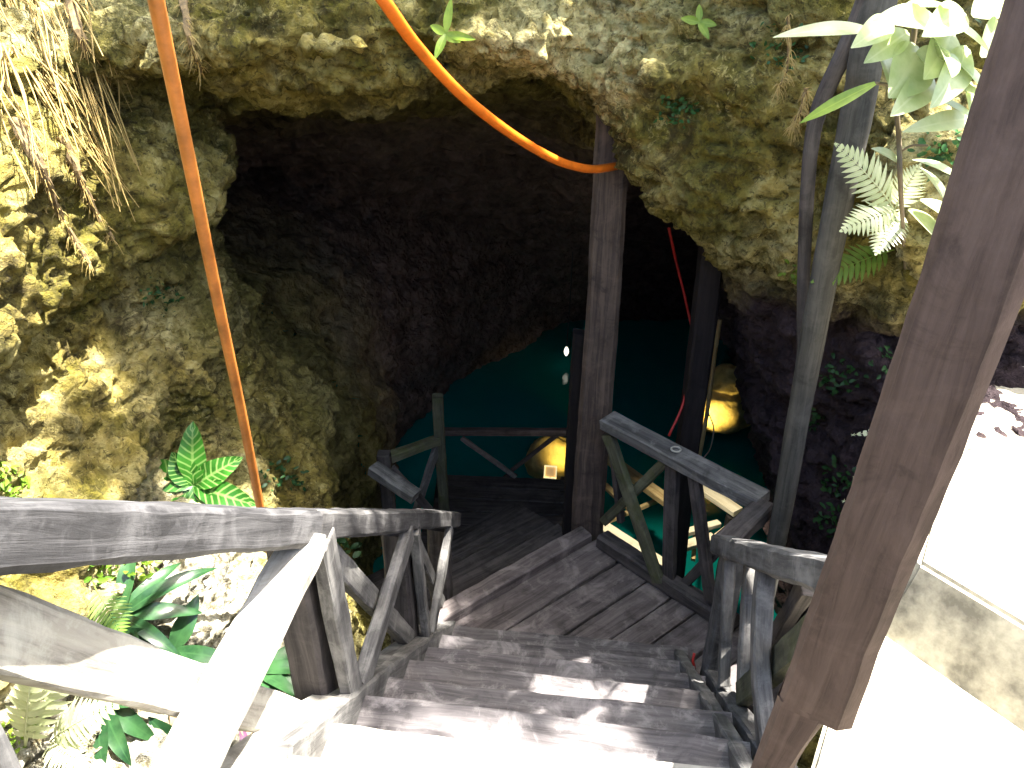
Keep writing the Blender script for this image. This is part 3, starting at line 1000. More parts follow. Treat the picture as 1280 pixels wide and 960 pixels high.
ZD = -2.0
dk = thing('lower_deck', 'dark plank deck beyond the lower flight just above the water', 'deck', (-.1, 4.9, ZD))
for i in range(7):
    y = 4.45 + .16 * i
    beam('plank', (-.75 + .03 * i, y + .05, ZD - .03), (.62, y - .05, ZD - .03), .15, .04, 'dark_wood', dk, wob=.004)
for x in (-.6, .45):
    beam('joist', (x, 4.4, ZD - .1), (x, 5.55, ZD - .1), .08, .1, 'black_wood', dk)
    beam('leg', (x, 5.4, ZD - .15), (x, 5.4, -2.9), .09, .09, 'black_wood', dk)

# railing of the lower deck
l2 = thing('wooden_railing', 'thin dark far railing of the lower deck against the green water', 'railing', (-.1, 5.2, ZD), 'railings of the cenote stairs')
def lw(px, py, Y): return at(px, py, Y=Y)
beam('top_rail', lw(553, 540, 5.45), lw(712, 540, 5.5), .06, .055, 'dark_wood', l2)
beam('base_beam', lw(556, 636, 5.5), lw(712, 616, 5.5), .05, .05, 'dark_wood', l2)
beam('brace', lw(577, 548, 5.47), lw(645, 596, 5.47), .025, .04, 'grey_wood', l2)
beam('brace', lw(640, 590, 5.5), lw(588, 632, 5.5), .025, .035, 'dark_wood', l2)
beam('brace', lw(640, 588, 5.5), lw(700, 540, 5.5), .025, .035, 'dark_wood', l2)

l3 = thing('wooden_railing', 'short mossy railing of the lower flight against the left cave wall', 'railing', tuple(lw(550, 620, 4.5)), 'railings of the cenote stairs')
p_ = lw(548, 490, 4.55); p2 = lw(556, 640, 4.35)
beam('post', (p_.x, 4.5, -2.0), (p_.x, 4.5, p_.z), .07, .07, 'mossy_wood', l3)
beam('top_rail', lw(482, 574, 4.15), lw(550, 549, 4.5), .07, .06, 'mossy_wood', l3)
beam('top_rail', lw(466, 584, 3.95), lw(520, 620, 3.8), .09, .07, 'grey_wood', l3)
beam('brace', lw(490, 585, 4.1), lw(540, 640, 4.2), .03, .05, 'dark_wood', l3)
beam('brace', lw(546, 556, 4.48), lw(520, 640, 4.3), .03, .06, 'grey_wood', l3)
p3 = lw(480, 575, 4.1)
beam('post', (p3.x, 4.1, -1.9), (p3.x, 4.1, p3.z + .05), .08, .08, 'dark_wood', l3)

# low walkway right, brightened by an added spot
ZW = -1.75
wk = thing('low_walkway', 'plank framework painted pale for sunlight just above the water behind the landing railing', 'walkway', (1.1, 4.5, ZW))
def wb(name, a, b, z, w, h, m='tan_wood'):
    beam(name, at(*a, z=z), at(*b, z=z), w, h, m, wk, wob=.003)
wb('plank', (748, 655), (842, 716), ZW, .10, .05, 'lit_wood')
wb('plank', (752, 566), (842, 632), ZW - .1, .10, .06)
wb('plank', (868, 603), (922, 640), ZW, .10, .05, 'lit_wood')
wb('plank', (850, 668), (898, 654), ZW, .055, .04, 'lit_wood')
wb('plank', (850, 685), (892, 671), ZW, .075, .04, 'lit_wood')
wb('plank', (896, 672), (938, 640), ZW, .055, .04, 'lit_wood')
wb('cross_bar', (748, 656), (826, 624), ZW - .25, .035, .035)
wb('cross_bar', (756, 606), (792, 640), ZW - .12, .05, .03)
beam('leg', at(866, 700, z=ZW - .1), at(872, 622, z=ZW), .03, .03, 'tan_wood', wk)
for pxp in ((760, 670), (915, 645)):
    g = at(*pxp, z=ZW - .05)
    beam('leg', (g.x, g.y, ZW - .05), (g.x, g.y, -2.95), .08, .08, 'black_wood', wk)

# ------------------------------------------------------------------ golden lumps, seen and added lamps, bulb
def lump(name, c, rx, ry, rz, m, seed, label, cat, prof=None, n=40):
    rg = np.random.RandomState(seed)
    ox = rg.rand(3) * 9
    mb = MB()
    vs, fs = [], []
    for i in range(n + 1):
        ph = math.pi * i / n
        for j in range(n):
            th = 2 * math.pi * j / n
            k = 1.0
            if prof: k = prof(math.cos(ph))
            x, y, z = math.sin(ph) * math.cos(th) * k, math.sin(ph) * math.sin(th) * k, math.cos(ph)
            r = 1 + .10 * float(vnoise(np.array(x * 2 + ox[0]), np.array(y * 2 + ox[1]), np.array(z * 2 + ox[2]), 1)) + .05 * float(vnoise(np.array(x * 6 + ox[0]), np.array(y * 6 + ox[1]), np.array(z * 6 + ox[2]), 2))
            vs.append((c[0] + x * rx * r, c[1] + y * ry * r, c[2] + z * rz * r))
    for i in range(n):
        for j in range(n):
            k = (j + 1) % n
            fs.append([i * n + j, i * n + k, (i + 1) * n + k, (i + 1) * n + j][::-1])
    mb.add(vs, fs)
    return tag(mb.build(name, M[m], smooth=True, origin=c), label, cat)
bc = at(909, 493, Y=6.9)  # golden reflection in the water, modelled as a solid lump
def bell(t):
    # t: 1 top .. -1 bottom; narrow shoulders, flared skirt with a rolled rim
    f = max(0.0, min(1.0, (1 - t) / 1.7))
    return .62 + .50 * f ** 1.5 + (.07 if -.78 < t < -.58 else 0) - (.10 if .28 < t < .42 else 0)
lump('gold_lit_lump', (bc.x - .02, 6.9, bc.z - .02), .37, .32, .35, 'gold_lump', 3, 'golden bell-shaped lump added for a bright reflection in the water right of the black post', 'rock', bell, 64)
bl = at(684, 575, Y=6.3)
lump('gold_lit_lump', (bl.x + .06, 6.35, bl.z - .03), .27, .2, .25, 'gold_lump', 8, 'yellow lamp-lit rock left of the tall main post, behind a small floodlight', 'rock')

def floodlight(p, aim, label, size=.11, ring=False):
    t = thing('floodlight', label, 'floodlight', tuple(p))  # serves the seen lamps and the added ones alike
    d = (Vector(aim) - Vector(p)).normalized()
    a, s_, u, _ = frame_of(p, aim)
    p = Vector(p)
    def box(mb, c, hx, hy, hz):
        vs = [c + s_ * x * hx + a * y * hy + u * z * hz for x in (-1, 1) for y in (-1, 1) for z in (-1, 1)]
        mb.add(vs, [[0, 1, 3, 2], [4, 6, 7, 5], [0, 4, 5, 1], [2, 3, 7, 6], [0, 2, 6, 4], [1, 5, 7, 3]])
    mb = MB()
    for x, z, hx, hz in ((-1, 0, .08, 1), (1, 0, .08, 1), (0, 1, 1.08, .08), (0, -1, 1.08, .08)):
        box(mb, p + s_ * x * size + u * z * size, size * hx, size * .35, size * hz)
    box(mb, p - a * size * .4, size * .9, size * .12, size * .9)
    mb.build('housing', M['lens' if ring else 'wire'], t)  # ring: housing emits to draw the lamp's bright outline
    mb = MB(); box(mb, p - a * size * .18, size * .88, size * .08, size * .88)
    mb.build('lens', M['dim_lens' if ring else 'lens'], t)
    mb = MB()
    tube_mb(mb, [p - u * size * .9, p - u * size * 2.2 - a * size * .3], size * .1, 6)
    mb.build('bracket', M['lampmetal'], t)
    return t
fl = at(688, 590, Y=5.62)
floodlight(fl, fl + Vector((-.15, -1, .45)), 'square lamp with glowing rim in front of the yellow rock beside the main post', .05, True)

def spot(name, p, aim, e, c, ang=60, blend=.5, rad=.05):
    l = bpy.data.lights.new(name, 'SPOT')
    l.energy = e; l.color = c; l.spot_size = R(ang); l.spot_blend = blend; l.shadow_soft_size = rad
    o = bpy.data.objects.new(name, l); col.objects.link(o)
    o.location = p
    o.rotation_euler = (Vector(p) - Vector(aim)).to_track_quat('Z', 'Y').to_euler()
    return o
GOLD = (1.0, .74, .20)
spot('warm_spot', fl + Vector((.22, .12, .0)), (bl.x + .12, 6.35, bl.z + .06), 6, GOLD, 44, 1.0)
f2 = Vector((bc.x - .5, bc.y - .55, bc.z - .22))
floodlight(f2 + Vector((0, 0, 0)), (bc.x, 6.9, bc.z), 'added lamp housing behind the black post, aimed at the golden reflection lump', .05)
spot('warm_spot', f2 + Vector((.03, .03, -.03)), (bc.x + .05, 6.85, bc.z), 10, (1.0, .74, .22), 40)  # added spot that makes the golden lump glow
f3 = at(862, 470, Y=4.3)
spot('warm_spot', f3, (1.16, 4.35, ZW), 24, (1, .9, .66), 64)  # added spot without fixture, in place of sun on the walkway
f4 = Vector((q.x + .16, 4.6, -1.35))
floodlight(f4, (-.2, 7.5, .3), 'small added fill lamp behind the tall main post, facing the cave roof', .045)
spot('warm_spot', f4 + Vector((-.02, .06, .05)), (-.5, 7.0, .5), 1.7, (1.0, .78, .66), 150, 1.0)  # added fill in place of daylight bouncing round the cave
bu = at(708, 439, Y=8.6)
bt = thing('light_bulb', 'tiny bright bulb hanging over the water left of the main post', 'light bulb', tuple(bu))
mb = MB(); tube_mb(mb, [bu + Vector((0, 0, -.06)), bu + Vector((0, 0, -.035)), bu, bu + Vector((0, 0, .04)), bu + Vector((0, 0, .06))], [.009, .024, .03, .02, .009], 10)
mb.build('glass', M['bulb'], bt, smooth=True)
mb = MB(); tube_mb(mb, [bu + Vector((0, 0, .06)), bu + Vector((.02, 0, .6)), bu + Vector((0.05, .05, 2.2))], .006, 6)
mb.build('wire', M['lampmetal'], bt)

# ------------------------------------------------------------------ hoses and cords
def cable(name, pts, r, m, label, cat, n=8, seg=12):
    mb = MB(); pp = spline(pts, n)
    rad = r if not isinstance(r, tuple) else [r[0] + (r[1] - r[0]) * i / (len(pp) - 1) for i in range(len(pp))]
    tube_mb(mb, pp, rad, seg)
    return tag(mb.build(name, M[m], smooth=True, origin=tuple(pts[0])), label, cat)
_h0, _h1 = at(232, 180, Y=1.78), at(194, -5, Y=1.6)
cable('orange_hose', [_h1 + (_h1 - _h0) * 4.0, _h1 + (_h1 - _h0) * 2.0, _h1, at(232, 180, Y=1.78), at(272, 375, Y=2.0), at(303, 520, Y=2.17), at(325, 632, Y=2.3), at(340, 700, Y=2.34)], .0150, 'dull_orange', 'straight orange hose hanging down over the left rock wall behind the railing', 'hose')
cable('orange_hose', [at(300, -250, Y=1.75) , at(400, -110, Y=2.0), at(478, -2, Y=2.2), at(523, 60, Y=2.4), at(580, 121, Y=2.65), at(640, 168, Y=2.95), at(695, 200, Y=3.2), at(735, 211, Y=3.36), at(762, 209, Y=3.46), at(786, 203, Y=3.60), (at(786, 200, Y=3.7).x, 3.72, at(786, 200, Y=3.7).z)], .0175, 'orange', 'curved orange hose sagging across the cave mouth to the tall post', 'hose')
cable('red_rope', [at(836, 285, Y=3.75), at(846, 330, Y=3.8), at(858, 380, Y=3.8), at(866, 430, Y=3.75), at(855, 500, Y=3.6), at(836, 545, Y=3.5)], .007, 'red', 'thin red rope hanging from the cave lip past the black post', 'rope', 6, 6)
cable('red_ribbon', [Rp(2.40, .02, -.02), Rp(2.41, .06, -.03), Rp(2.43, .10, -.025)], .006, 'red', 'short red ribbon end standing up at the foot of the right railing', 'ribbon', 4, 6)
cable('pale_string', [at(885, 515, Y=3.95), at(892, 535, Y=3.95), at(888, 560, Y=3.95), at(880, 572, Y=3.95)], .004, 'wire', 'thin pale string looping beside the yellow stick', 'string', 6, 6)
#PLANTS
# ------------------------------------------------------------------ concrete beside the stairs
def slab(name, poly, z0, z1, m):
    import bmesh
    bm = bmesh.new()
    vs = [bm.verts.new((x, y, z1)) for x, y in poly]
    f = bm.faces.new(vs)
    if f.normal.z < 0: f.normal_flip()
    r = bmesh.ops.extrude_face_region(bm, geom=[f])
    for v in [g for g in r['geom'] if isinstance(g, bmesh.types.BMVert)]:
        v.co.z = z0
    bmesh.ops.recalc_face_normals(bm, faces=bm.faces)
    bmesh.ops.bevel(bm, geom=[e for e in bm.edges], offset=.012, segments=2, affect='EDGES')
    me = bpy.data.meshes.new(name); bm.to_mesh(me); bm.free()
    me.materials.append(M[m])
    o = bpy.data.objects.new(name, me); col.objects.link(o)
    return o
tag(slab('pavement', [(.64, -1.2), (.64, .9), (.66, 1.12), (.885, 1.5), (1.03, 1.74), (1.2, 1.85), (3.6, 1.85), (3.6, -1.2)], -.12, .19, 'concrete'), kind='structure')
u = Vector((math.cos(R(55)), -math.sin(R(55)), 0))
c0 = at(1145, 830, z=.19) - u * .14
c1 = c0 + u * 2.3
inw = Vector((math.sin(R(55)), math.cos(R(55)), 0))
import bmesh
bm = bmesh.new()
lo = [c0, c1, c1 + Vector((1.3, .8, 0)), Vector((3.2, 3.3, 0)), Vector((1.95, 3.1, 0)), Vector((1.44, 2.2, 0))]
hi = [c0 + inw * .105 + u * .02, c1 + inw * .105, c1 + Vector((1.3, .8, 0)), Vector((3.2, 3.3, 0)), Vector((1.95, 3.1, 0)), Vector((1.45, 2.2, 0))]
a_ = [bm.verts.new((p.x, p.y, .12)) for p in lo]
b_ = [bm.verts.new((p.x, p.y, .43)) for p in hi]
bm.faces.new(b_)
for k in range(6):
    bm.faces.new([a_[k], a_[(k + 1) % 6], b_[(k + 1) % 6], b_[k]])
bmesh.ops.recalc_face_normals(bm, faces=bm.faces)
bmesh.ops.bevel(bm, geom=[e_ for e_ in bm.edges if not e_.is_boundary], offset=.012, segments=2, affect='EDGES')
me = bpy.data.meshes.new('concrete_step'); bm.to_mesh(me); bm.free()
me.materials.append(M['concrete'])
o = bpy.data.objects.new('concrete_step', me); col.objects.link(o)
tag(o, 'stained concrete step with a white sunlit top right of the near brown post', 'step')

# ------------------------------------------------------------------ plants
VIEW_R = Vector((1, 0, 0)); VIEW_U = Vector((0, _s, _c))
def on_rock(px, py, off=.06):
    p, n = hit(px, max(py, -110))
    return p + (EYE - p).normalized() * off
def scale_at(p):
    """metres per photograph pixel at this point"""
    d = Vector(p) - EYE
    return (d.y * _c - d.z * _s) / FPX

def plant(name, label, cat, p, group=None):
    return thing(name, label, cat, tuple(p), group)

def rosette(px, py, n, Lpx, Wpx, m, label, name='plant', cat='plant', lift=.55, droop=.9, axis=None, angles=None, lens=None, seed=1, part='leaf', peak=.42, wave=.0, mats=None, tip=1.0, fold=.3, base=None):
    rg = random.Random(seed)
    if base is None:
        p, nr = hit(px, py)
    else:
        p, nr = base, Vector((0, -1, .3))
    k = scale_at(p)
    ax = Vector(axis).normalized() if axis else (nr * .5 + Vector((.1, -.25, .75))).normalized()
    t = plant(name, label, cat, p)
    p = p - ax * .01
    s1 = ax.cross(Vector((0, 1, .2))).normalized(); s2 = ax.cross(s1).normalized()
    for i in range(n):
        an = (angles[i] if angles else i * 2.399 + rg.uniform(-.2, .2))
        L = Lpx * k * (lens[i] if lens else rg.uniform(.75, 1.1))
        if angles:     # as seen from the stairs
            d = VIEW_R * math.cos(an) + VIEW_U * math.sin(an) + ax * lift
        else:
            up = lift * rg.uniform(.5, 1.6)
            d = s1 * math.cos(an) + s2 * math.sin(an) + ax * up
        mb = MB()
        blade_mb(mb, p, d, L, Wpx * k * rg.uniform(.85, 1.1), up=ax, droop=droop * rg.uniform(.6, 1.25), fold=fold, n=10, peak=peak, wave=wave * k, start=.2, rg=rg, tip=tip)
        mm = mats[i % len(mats)] if mats else m
        mb.build(part, M[mm], t, smooth=True)
    return t

def fern(px, py, fronds, m, label, seed=1, base=None, name='fern', broad=.38):
    """fronds: (tip px, tip py, width px, depth shift of the tip in m)"""
    rg = random.Random(seed)
    p = base if base is not None else hit(px, py)[0]
    t = plant(name, label, 'fern', p)
    for (tx, ty, wpx, dy) in fronds:
        tip = at(tx, ty, Y=p.y + dy)
        d = tip - p
        L = d.length * 1.06
        d0 = (d.normalized() + Vector((0, 0, .32))).normalized()
        mb = MB()
        view = (EYE - p).normalized()
        frond_mb(mb, p, d0, L, wpx * scale_at(p), up=view * .8 + Vector((0, 0, .35)), droop=.6, pairs=15, rg=rg, broad=broad)
        mb.build('frond', M[m], t, smooth=True)
    return t

def herb(px, py, rpx, n, m, label, seed=1, leaf=7, name='small_plant', cat='plant', base=None):
    rg = random.Random(seed)
    t = None
    mb = MB()
    p0 = base if base is not None else hit(px, py)[0]
    t = plant(name, label, cat, p0)
    for i in range(n):
        a, r = rg.uniform(0, 6.28), rpx * math.sqrt(rg.random())
        if base is None:
            p, nr = hit(px + r * math.cos(a), py + r * .8 * math.sin(a))
            if (p - p0).length > .35: continue
        else:
            p = p0 + VIEW_R * (r * math.cos(a) * scale_at(p0)) + VIEW_U * (r * math.sin(a) * scale_at(p0)); nr = Vector((0, -1, .2))
        k = scale_at(p)
        d = (nr * .8 + Vector((rg.uniform(-1, 1), rg.uniform(-1, 1), rg.uniform(-.3, .9)))).normalized()
        st = p + d * (leaf * k * rg.uniform(.2, 1.6))
        blade_mb(mb, st, (d + Vector((rg.uniform(-.8, .8), rg.uniform(-.8, .8), rg.uniform(-.5, .3)))), leaf * k * rg.uniform(.8, 1.7), leaf * k * rg.uniform(.5, .9), up=nr + Vector((.01, 0, .3)), droop=.6, n=4, start=.3, rg=rg)
    mb.build('foliage', M[m], t, smooth=True)
    return t

# left bank
rosette(246, 588, 9, 124, 38, 'rose_leaf', 'broad rosette plant with pale-veined green leaves on the rock wall just above the left handrail', 'broadleaf_plant', lift=.28, droop=.5,
        angles=[R(90), R(160), R(30), R(-18), R(198), R(262), R(232), R(300), R(122)], lens=[.66, .66, .58, .70, .64, .52, .58, .56, .40], axis=(.15, -.75, .6), wave=2.0, seed=3, base=hit(244, 594)[0] + Vector((.03, -.10, .02)))
rosette(150, 770, 15, 125, 21, 'strap', 'dark strap-leaved plant below the handrail on the far left of the bank', 'strap_leaf_plant', lift=.7, droop=1.3, seed=5, mats=['strap'] * 10 + ['dead'], wave=1.2)
fern(118, 722, [(150, 795, 66, -.1)], 'fern', 'single bright green fern frond on the dark strap-leaved plant under the handrail', 3, base=hit(128, 740)[0] + Vector((.05, -.1, .12)))
rosette(124, 872, 12, 105, 25, 'strap', 'dark broad-strapped plant between the two white ferns and the lower brace', 'strap_leaf_plant', lift=.7, droop=1.3, seed=7, mats=['strap'] * 10 + ['dead'], wave=1.2)
rosette(318, 838, 15, 100, 19, 'strap', 'green and violet strap-leaved plant beside the dark railing post', 'strap_leaf_plant', lift=.8, droop=1.2, seed=9, mats=['strap', 'strap', 'strap', 'purple'])
rosette(215, 815, 5, 85, 24, 'strap', 'small strap plant with few upright leaves behind the crossing of the white braces', 'strap_leaf_plant', lift=1.2, droop=.9, seed=12, mats=['strap'] * 10 + ['dead'], wave=1.2)
rosette(232, 945, 11, 90, 26, 'strap', 'dark green plant at the bottom of the picture beside the base beam', 'strap_leaf_plant', lift=.8, droop=1.0, seed=15, mats=['strap'] * 10 + ['dead'], wave=1.2)
rosette(300, 905, 9, 46, 14, 'purple', 'low purple-brown plant among dead leaves under the lower brace', 'purple_plant', lift=.5, droop=.8, seed=17, mats=['purple', 'dead', 'purple', 'strap'])
fern(22, 940, [(84, 838, 84, -.05), (50, 850, 60, -.1)], 'pale_fern', 'pale sunlit fern rising at the bottom left corner below the brace', 5, base=hit(30, 930)[0] + Vector((.02, -.02, .02)))
fern(60, 935, [(130, 905, 84, -.08), (98, 960, 70, -.12)], 'pale_fern', 'whitish fern leaning right at the bottom left, lower of the two pale ferns', 6, base=hit(62, 928)[0] + Vector((.02, -.02, .03)))
herb(128, 712, 24, 60, 'herb', 'yellow-green leafy clump directly under the left handrail', 3, 8)
herb(176, 712, 18, 36, 'herb', 'small yellow fern-like tuft under the handrail right of the leafy clump', 4, 8)
herb(14, 606, 26, 50, 'herb', 'yellow-green tuft on the left edge of the rock wall above the handrail', 5, 8)
herb(418, 684, 28, 50, 'dark_herb', 'small green leafy plant in the gap between the first two railing posts', 6, 9)
herb(352, 596, 26, 50, 'dark_herb', 'green creeper on the rock just right of the hanging hose end', 7, 6)
herb(18, 918, 18, 26, 'herb', 'bright yellow-green sprig at the extreme lower left', 8, 9)
herb(200, 372, 30, 60, 'dark_herb', 'dark green moss tuft high on the left rock wall beside the hose', 9, 5)
# right wall
herb(845, 138, 22, 70, 'dark_herb', 'bright green tuft on the rock right of the tall post top', 11, 6)
herb(1050, 470, 26, 60, 'dark_herb', 'green creeper on the dark right wall beside the near post, uppermost', 12, 7)
herb(1018, 522, 16, 30, 'dark_herb', 'small creeper sprig just right of the thick grey pole', 13, 7)
herb(1052, 600, 22, 46, 'dark_herb', 'green creeper low on the dark right wall', 14, 7)
herb(1045, 655, 22, 40, 'dark_herb', 'creeper above the right handrail, lowest on the dark wall', 15, 7)
herb(1112, 455, 22, 30, 'dark_herb', 'grey-green leaves on the dark wall touching the near post edge', 16, 8)
herb(1000, 345, 20, 46, 'herb', 'mossy tuft on the rock ledge between the two poles', 17, 6)
herb(1180, 190, 30, 80, 'dark_herb', 'dark green leafy mass behind the white leaves near the brown post', 18, 8)
herb(975, 60, 36, 60, 'dark_herb', 'olive ferny tuft at the top of the rock left of the thin dark pole', 19, 6)
herb(1255, 30, 30, 40, 'dark_herb', 'small dark leaves in the top right corner beside the brown post', 20, 8)

# orchid-like sprig on the lip
rosette(558, 38, 5, 44, 12, 'blade', 'small pale-leaved sprig hanging on the cave lip beside the curved hose', 'rock_sprig', lift=.3, droop=.5, angles=[R(-112), R(-12), R(-28), R(150), R(80)], lens=[.85, .9, .5, .5, 1.0], seed=4, axis=(0, -.9, .3), base=hit(558, 40)[0] + Vector((0, -.05, 0)))
rosette(872, 26, 4, 24, 10, 'blade', 'tiny yellow-green sprig on the right rock near the top of the picture', 'rock_sprig', lift=.3, droop=.4, angles=[R(-10), R(170), R(-60), R(90)], seed=5, axis=(0, -.9, .3), base=hit(872, 26)[0] + Vector((0, -.03, 0)))

# vine with big sunlit leaves in front of the right wall
YV = 1.95
v0 = at(1126, 240, Y=YV)
vt = plant('climbing_vine', 'climbing vine with large leaves painted pale as in full sun between the thick pole and the brown post', 'vine', v0)
mb = MB()
tube_mb(mb, spline([on_rock(1132, 335, .01), v0, at(1124, 180, Y=YV), at(1122, 120, Y=YV), at(1140, 60, Y=YV), at(1150, -20, Y=YV + .05), at(1165, -85, Y=YV + .3), hit(1190, -100)[0]], 5), .006, 6)
tube_mb(mb, spline([at(1125, 190, Y=YV), at(1140, 182, Y=YV - .02), at(1160, 182, Y=YV - .03)], 4), .003, 5)
tube_mb(mb, spline([at(1122, 128, Y=YV), at(1140, 122, Y=YV - .02), at(1150, 118, Y=YV - .03)], 4), .003, 5)
mb.build('stem', M['stem'], vt, smooth=True)
def leafpx(a, b, wpx, m, par, Y, dy=0.0, droop=.35, peak=.42, start=.15, face=(.55, -.45, .7), tip=1.0, fold=.22):
    p, q = at(*a, Y=Y), at(*b, Y=Y + dy)
    d = q - p
    L = d.length * 1.03
    mb = MB()
    blade_mb(mb, p, d.normalized() + Vector(face) * droop * .3, L, wpx * scale_at(p), up=face, droop=droop, n=12, peak=peak, start=start, fold=fold, tip=tip)
    return mb.build('leaf', M[m], par, smooth=True)
for a, b, w_, dy in [((1092, 38), (974, 40), 22, -.1), ((1150, 62), (1116, 118), 66, -.12), ((1098, 60), (1120, 122), 50, -.1), ((1150, 118), (1232, 152), 34, -.1),
                     ((1222, 148), (1136, 160), 28, -.12), ((1126, 205), (1093, 184), 18, -.05), ((1140, 200), (1205, 222), 34, -.08), ((1150, 210), (1192, 262), 30, -.08),
                     ((1165, 20), (1240, 60), 46, -.1), ((1130, 10), (1200, 6), 40, -.1), ((1180, 70), (1232, 110), 50, -.1), ((1140, 90), (1190, 60), 40, -.1), ((1190, 40), (1160, 95), 54, -.12), ((1215, 20), (1260, -5), 40, -.1), ((1200, 90), (1215, 140), 36, -.05), ((1135, 40), (1085, 75), 34, -.1), ((1175, 30), (1100, 20), 40, -.14), ((1210, 60), (1170, 130), 44, -.16), ((1165, 95), (1120, 140), 40, -.16), ((1225, 70), (1252, 20), 38, -.1), ((1195, 110), (1245, 128), 36, -.14), ((1160, 45), (1195, 90), 52, -.18), ((1115, 25), (1070, 55), 34, -.14), ((1205, 15), (1160, 40), 44, -.16)]:
    leafpx(a, b, w_, 'vine', vt, YV, dy)
g0 = at(1094, 104, Y=1.85)
gt = plant('blade_leaf_plant', 'single narrow yellow-green blade crossing in front of the thick pole', 'plant', g0)
leafpx((1094, 104), (1004, 150), 16, 'blade', gt, 1.85, -.05, .3, .5, .3)
mb = MB(); tube_mb(mb, spline([g0, at(1112, 108, Y=1.95), at(1122, 130, Y=1.97)], 4), .004, 6); mb.build('stalk', M['stem'], gt, smooth=True)
# ferns on the right wall
YF = 2.05
fern(1105, 262, [(1052, 212, 70, -.08), (1140, 228, 56, -.1)], 'pale_fern', 'topmost fern coloured near white for sun on the right wall beside the vine stem', 21, base=on_rock(1118, 262, .10))
fern(1128, 268, [(1066, 300, 66, -.1), (1100, 318, 60, -.12)], 'pale_fern', 'middle sunlit fern on the right wall, pointing down-left', 22, base=on_rock(1126, 262, .10))
fern(1122, 318, [(1032, 366, 64, -.08)], 'fern', 'lowest bright fern on the right wall just right of the thick pole', 23, base=on_rock(1118, 312, .10))
lb = on_rock(1140, 262, .12)
lt = plant('broadleaf_plant', 'broad leaves with sun glare painted in right of the ferns beside the near brown post', 'plant', lb)
for a, b, w_ in [((1135, 262), (1188, 312), 40), ((1150, 250), (1212, 286), 36), ((1170, 300), (1205, 350), 26), ((1180, 260), (1215, 230), 30)]:
    leafpx(a, b, w_, 'vine', lt, lb.y, -.06)
fern(1195, 478, [(1122, 496, 24, -.03)], 'pale_fern', 'small white fern tip poking out left of the near post, highest of three', 24, base=on_rock(1200, 474, .1))
fern(1170, 560, [(1078, 562, 26, -.03)], 'pale_fern', 'small white fern tip poking out left of the near post, middle of three', 25, base=on_rock(1180, 536, .1))
fern(1140, 610, [(1068, 640, 30, -.03), (1078, 612, 24, -.03)], 'pale_fern', 'small white fern tips poking out left of the near post, lowest of three', 26, base=on_rock(1165, 590, .1))
fern(1285, 520, [(1250, 592, 40, -.05), (1268, 600, 36, -.05)], 'pale_fern', 'fern at the right edge of the picture behind the near brown post', 27, base=at(1300, 556, z=.45))

# dry grass and roots hanging at the upper left
def hanging(name, label, cat, part, anchors, m, seed, width=3.6, sway=.06):
    rg = random.Random(seed)
    p0 = on_rock(*anchors[0][0])
    t = plant(name, label, cat, p0)
    mb = MB()
    for (a, b, Y, cnt, spread) in anchors:
        for i in range(cnt):
            ax_, ay = a[0] + rg.uniform(-spread, spread), a[1] + rg.uniform(-6, 6)
            f = rg.uniform(.45, 1.05)
            bx, by = a[0] + (b[0] - a[0]) * f + rg.uniform(-spread, spread) * 1.2, a[1] + (b[1] - a[1]) * f
            p, q = on_rock(ax_, ay, rg.uniform(-.02, .05)), on_rock(bx, by, rg.uniform(.04, .16))
            if (p - p0).length > .8: continue
            mid = (p + q) / 2 + Vector((rg.uniform(-sway, sway), -rg.uniform(0, sway), rg.uniform(0, sway)))
            pts = spline([p, mid, q], 6)
            r = width * scale_at(p) / 2 * rg.uniform(.5, 1.1)
            tube_mb(mb, pts, [r * (1 - .6 * k / 12) for k in range(len(pts))], 4, cap=False, seed=i)
    mb.build(part, M[m], t, smooth=True)
    return t
hanging('dry_grass', 'tuft of long straw-coloured dry grass hanging down in the upper left corner', 'dry grass', 'strands',
        [((20, -20), (120, 190), 1.55, 34, 26), ((60, -20), (170, 268), 1.55, 26, 22), ((95, -10), (165, 150), 1.6, 16, 14), ((30, 60), (150, 250), 1.6, 16, 18), ((8, 60), (60, 260), 1.6, 12, 12)], 'straw', 3)
def root_thing(label, pts, r, seed):
    rg = random.Random(seed)
    P = [on_rock(x, y, .03) for x, y, Y in pts]
    t = plant('hanging_root', label, 'root', P[0])
    mb = MB()
    k = scale_at(P[0])
    pp = spline(P, 6)
    tube_mb(mb, [p + Vector((rg.uniform(-1, 1), rg.uniform(-1, 1), 0)) * k * r * .25 for p in pp], [r * k * (1.1 - .75 * i / len(pp)) for i in range(len(pp))], 8, .25, seed)
    mb.build('root', M['root'], t, smooth=False)
    mb = MB()
    for i in range(int(60 + r * 10)):
        f = rg.random()
        p = pp[min(len(pp) - 1, int(f * len(pp)))]
        d = Vector((rg.uniform(-1, 1), rg.uniform(-1, .1), rg.uniform(-1.3, .3))).normalized()
        L = k * rg.uniform(6, 17)
        pts2 = spline([p, p + d * L * .5, p + d * L + Vector((0, 0, -L * .5))], 3)
        tube_mb(mb, pts2, [k * .9, k * .7, k * .6, k * .5, k * .4, k * .3, k * .3], 4, cap=False)
    mb.build('rootlets', M['straw'], t, smooth=True)
root_thing('shaggy root hanging on the left rock, left of two long ones', [(18, 150, 1.7), (50, 210, 1.72), (78, 275, 1.75), (112, 330, 1.8)], 7, 3)
root_thing('shaggy root hanging on the left rock, right of two long ones', [(76, 170, 1.72), (98, 220, 1.75), (118, 262, 1.78), (142, 300, 1.8)], 6, 5)
root_thing('short shaggy root at the top between the dry grass and the straight hose', [(84, -10, 1.68), (104, 50, 1.7), (122, 100, 1.72)], 7, 7)
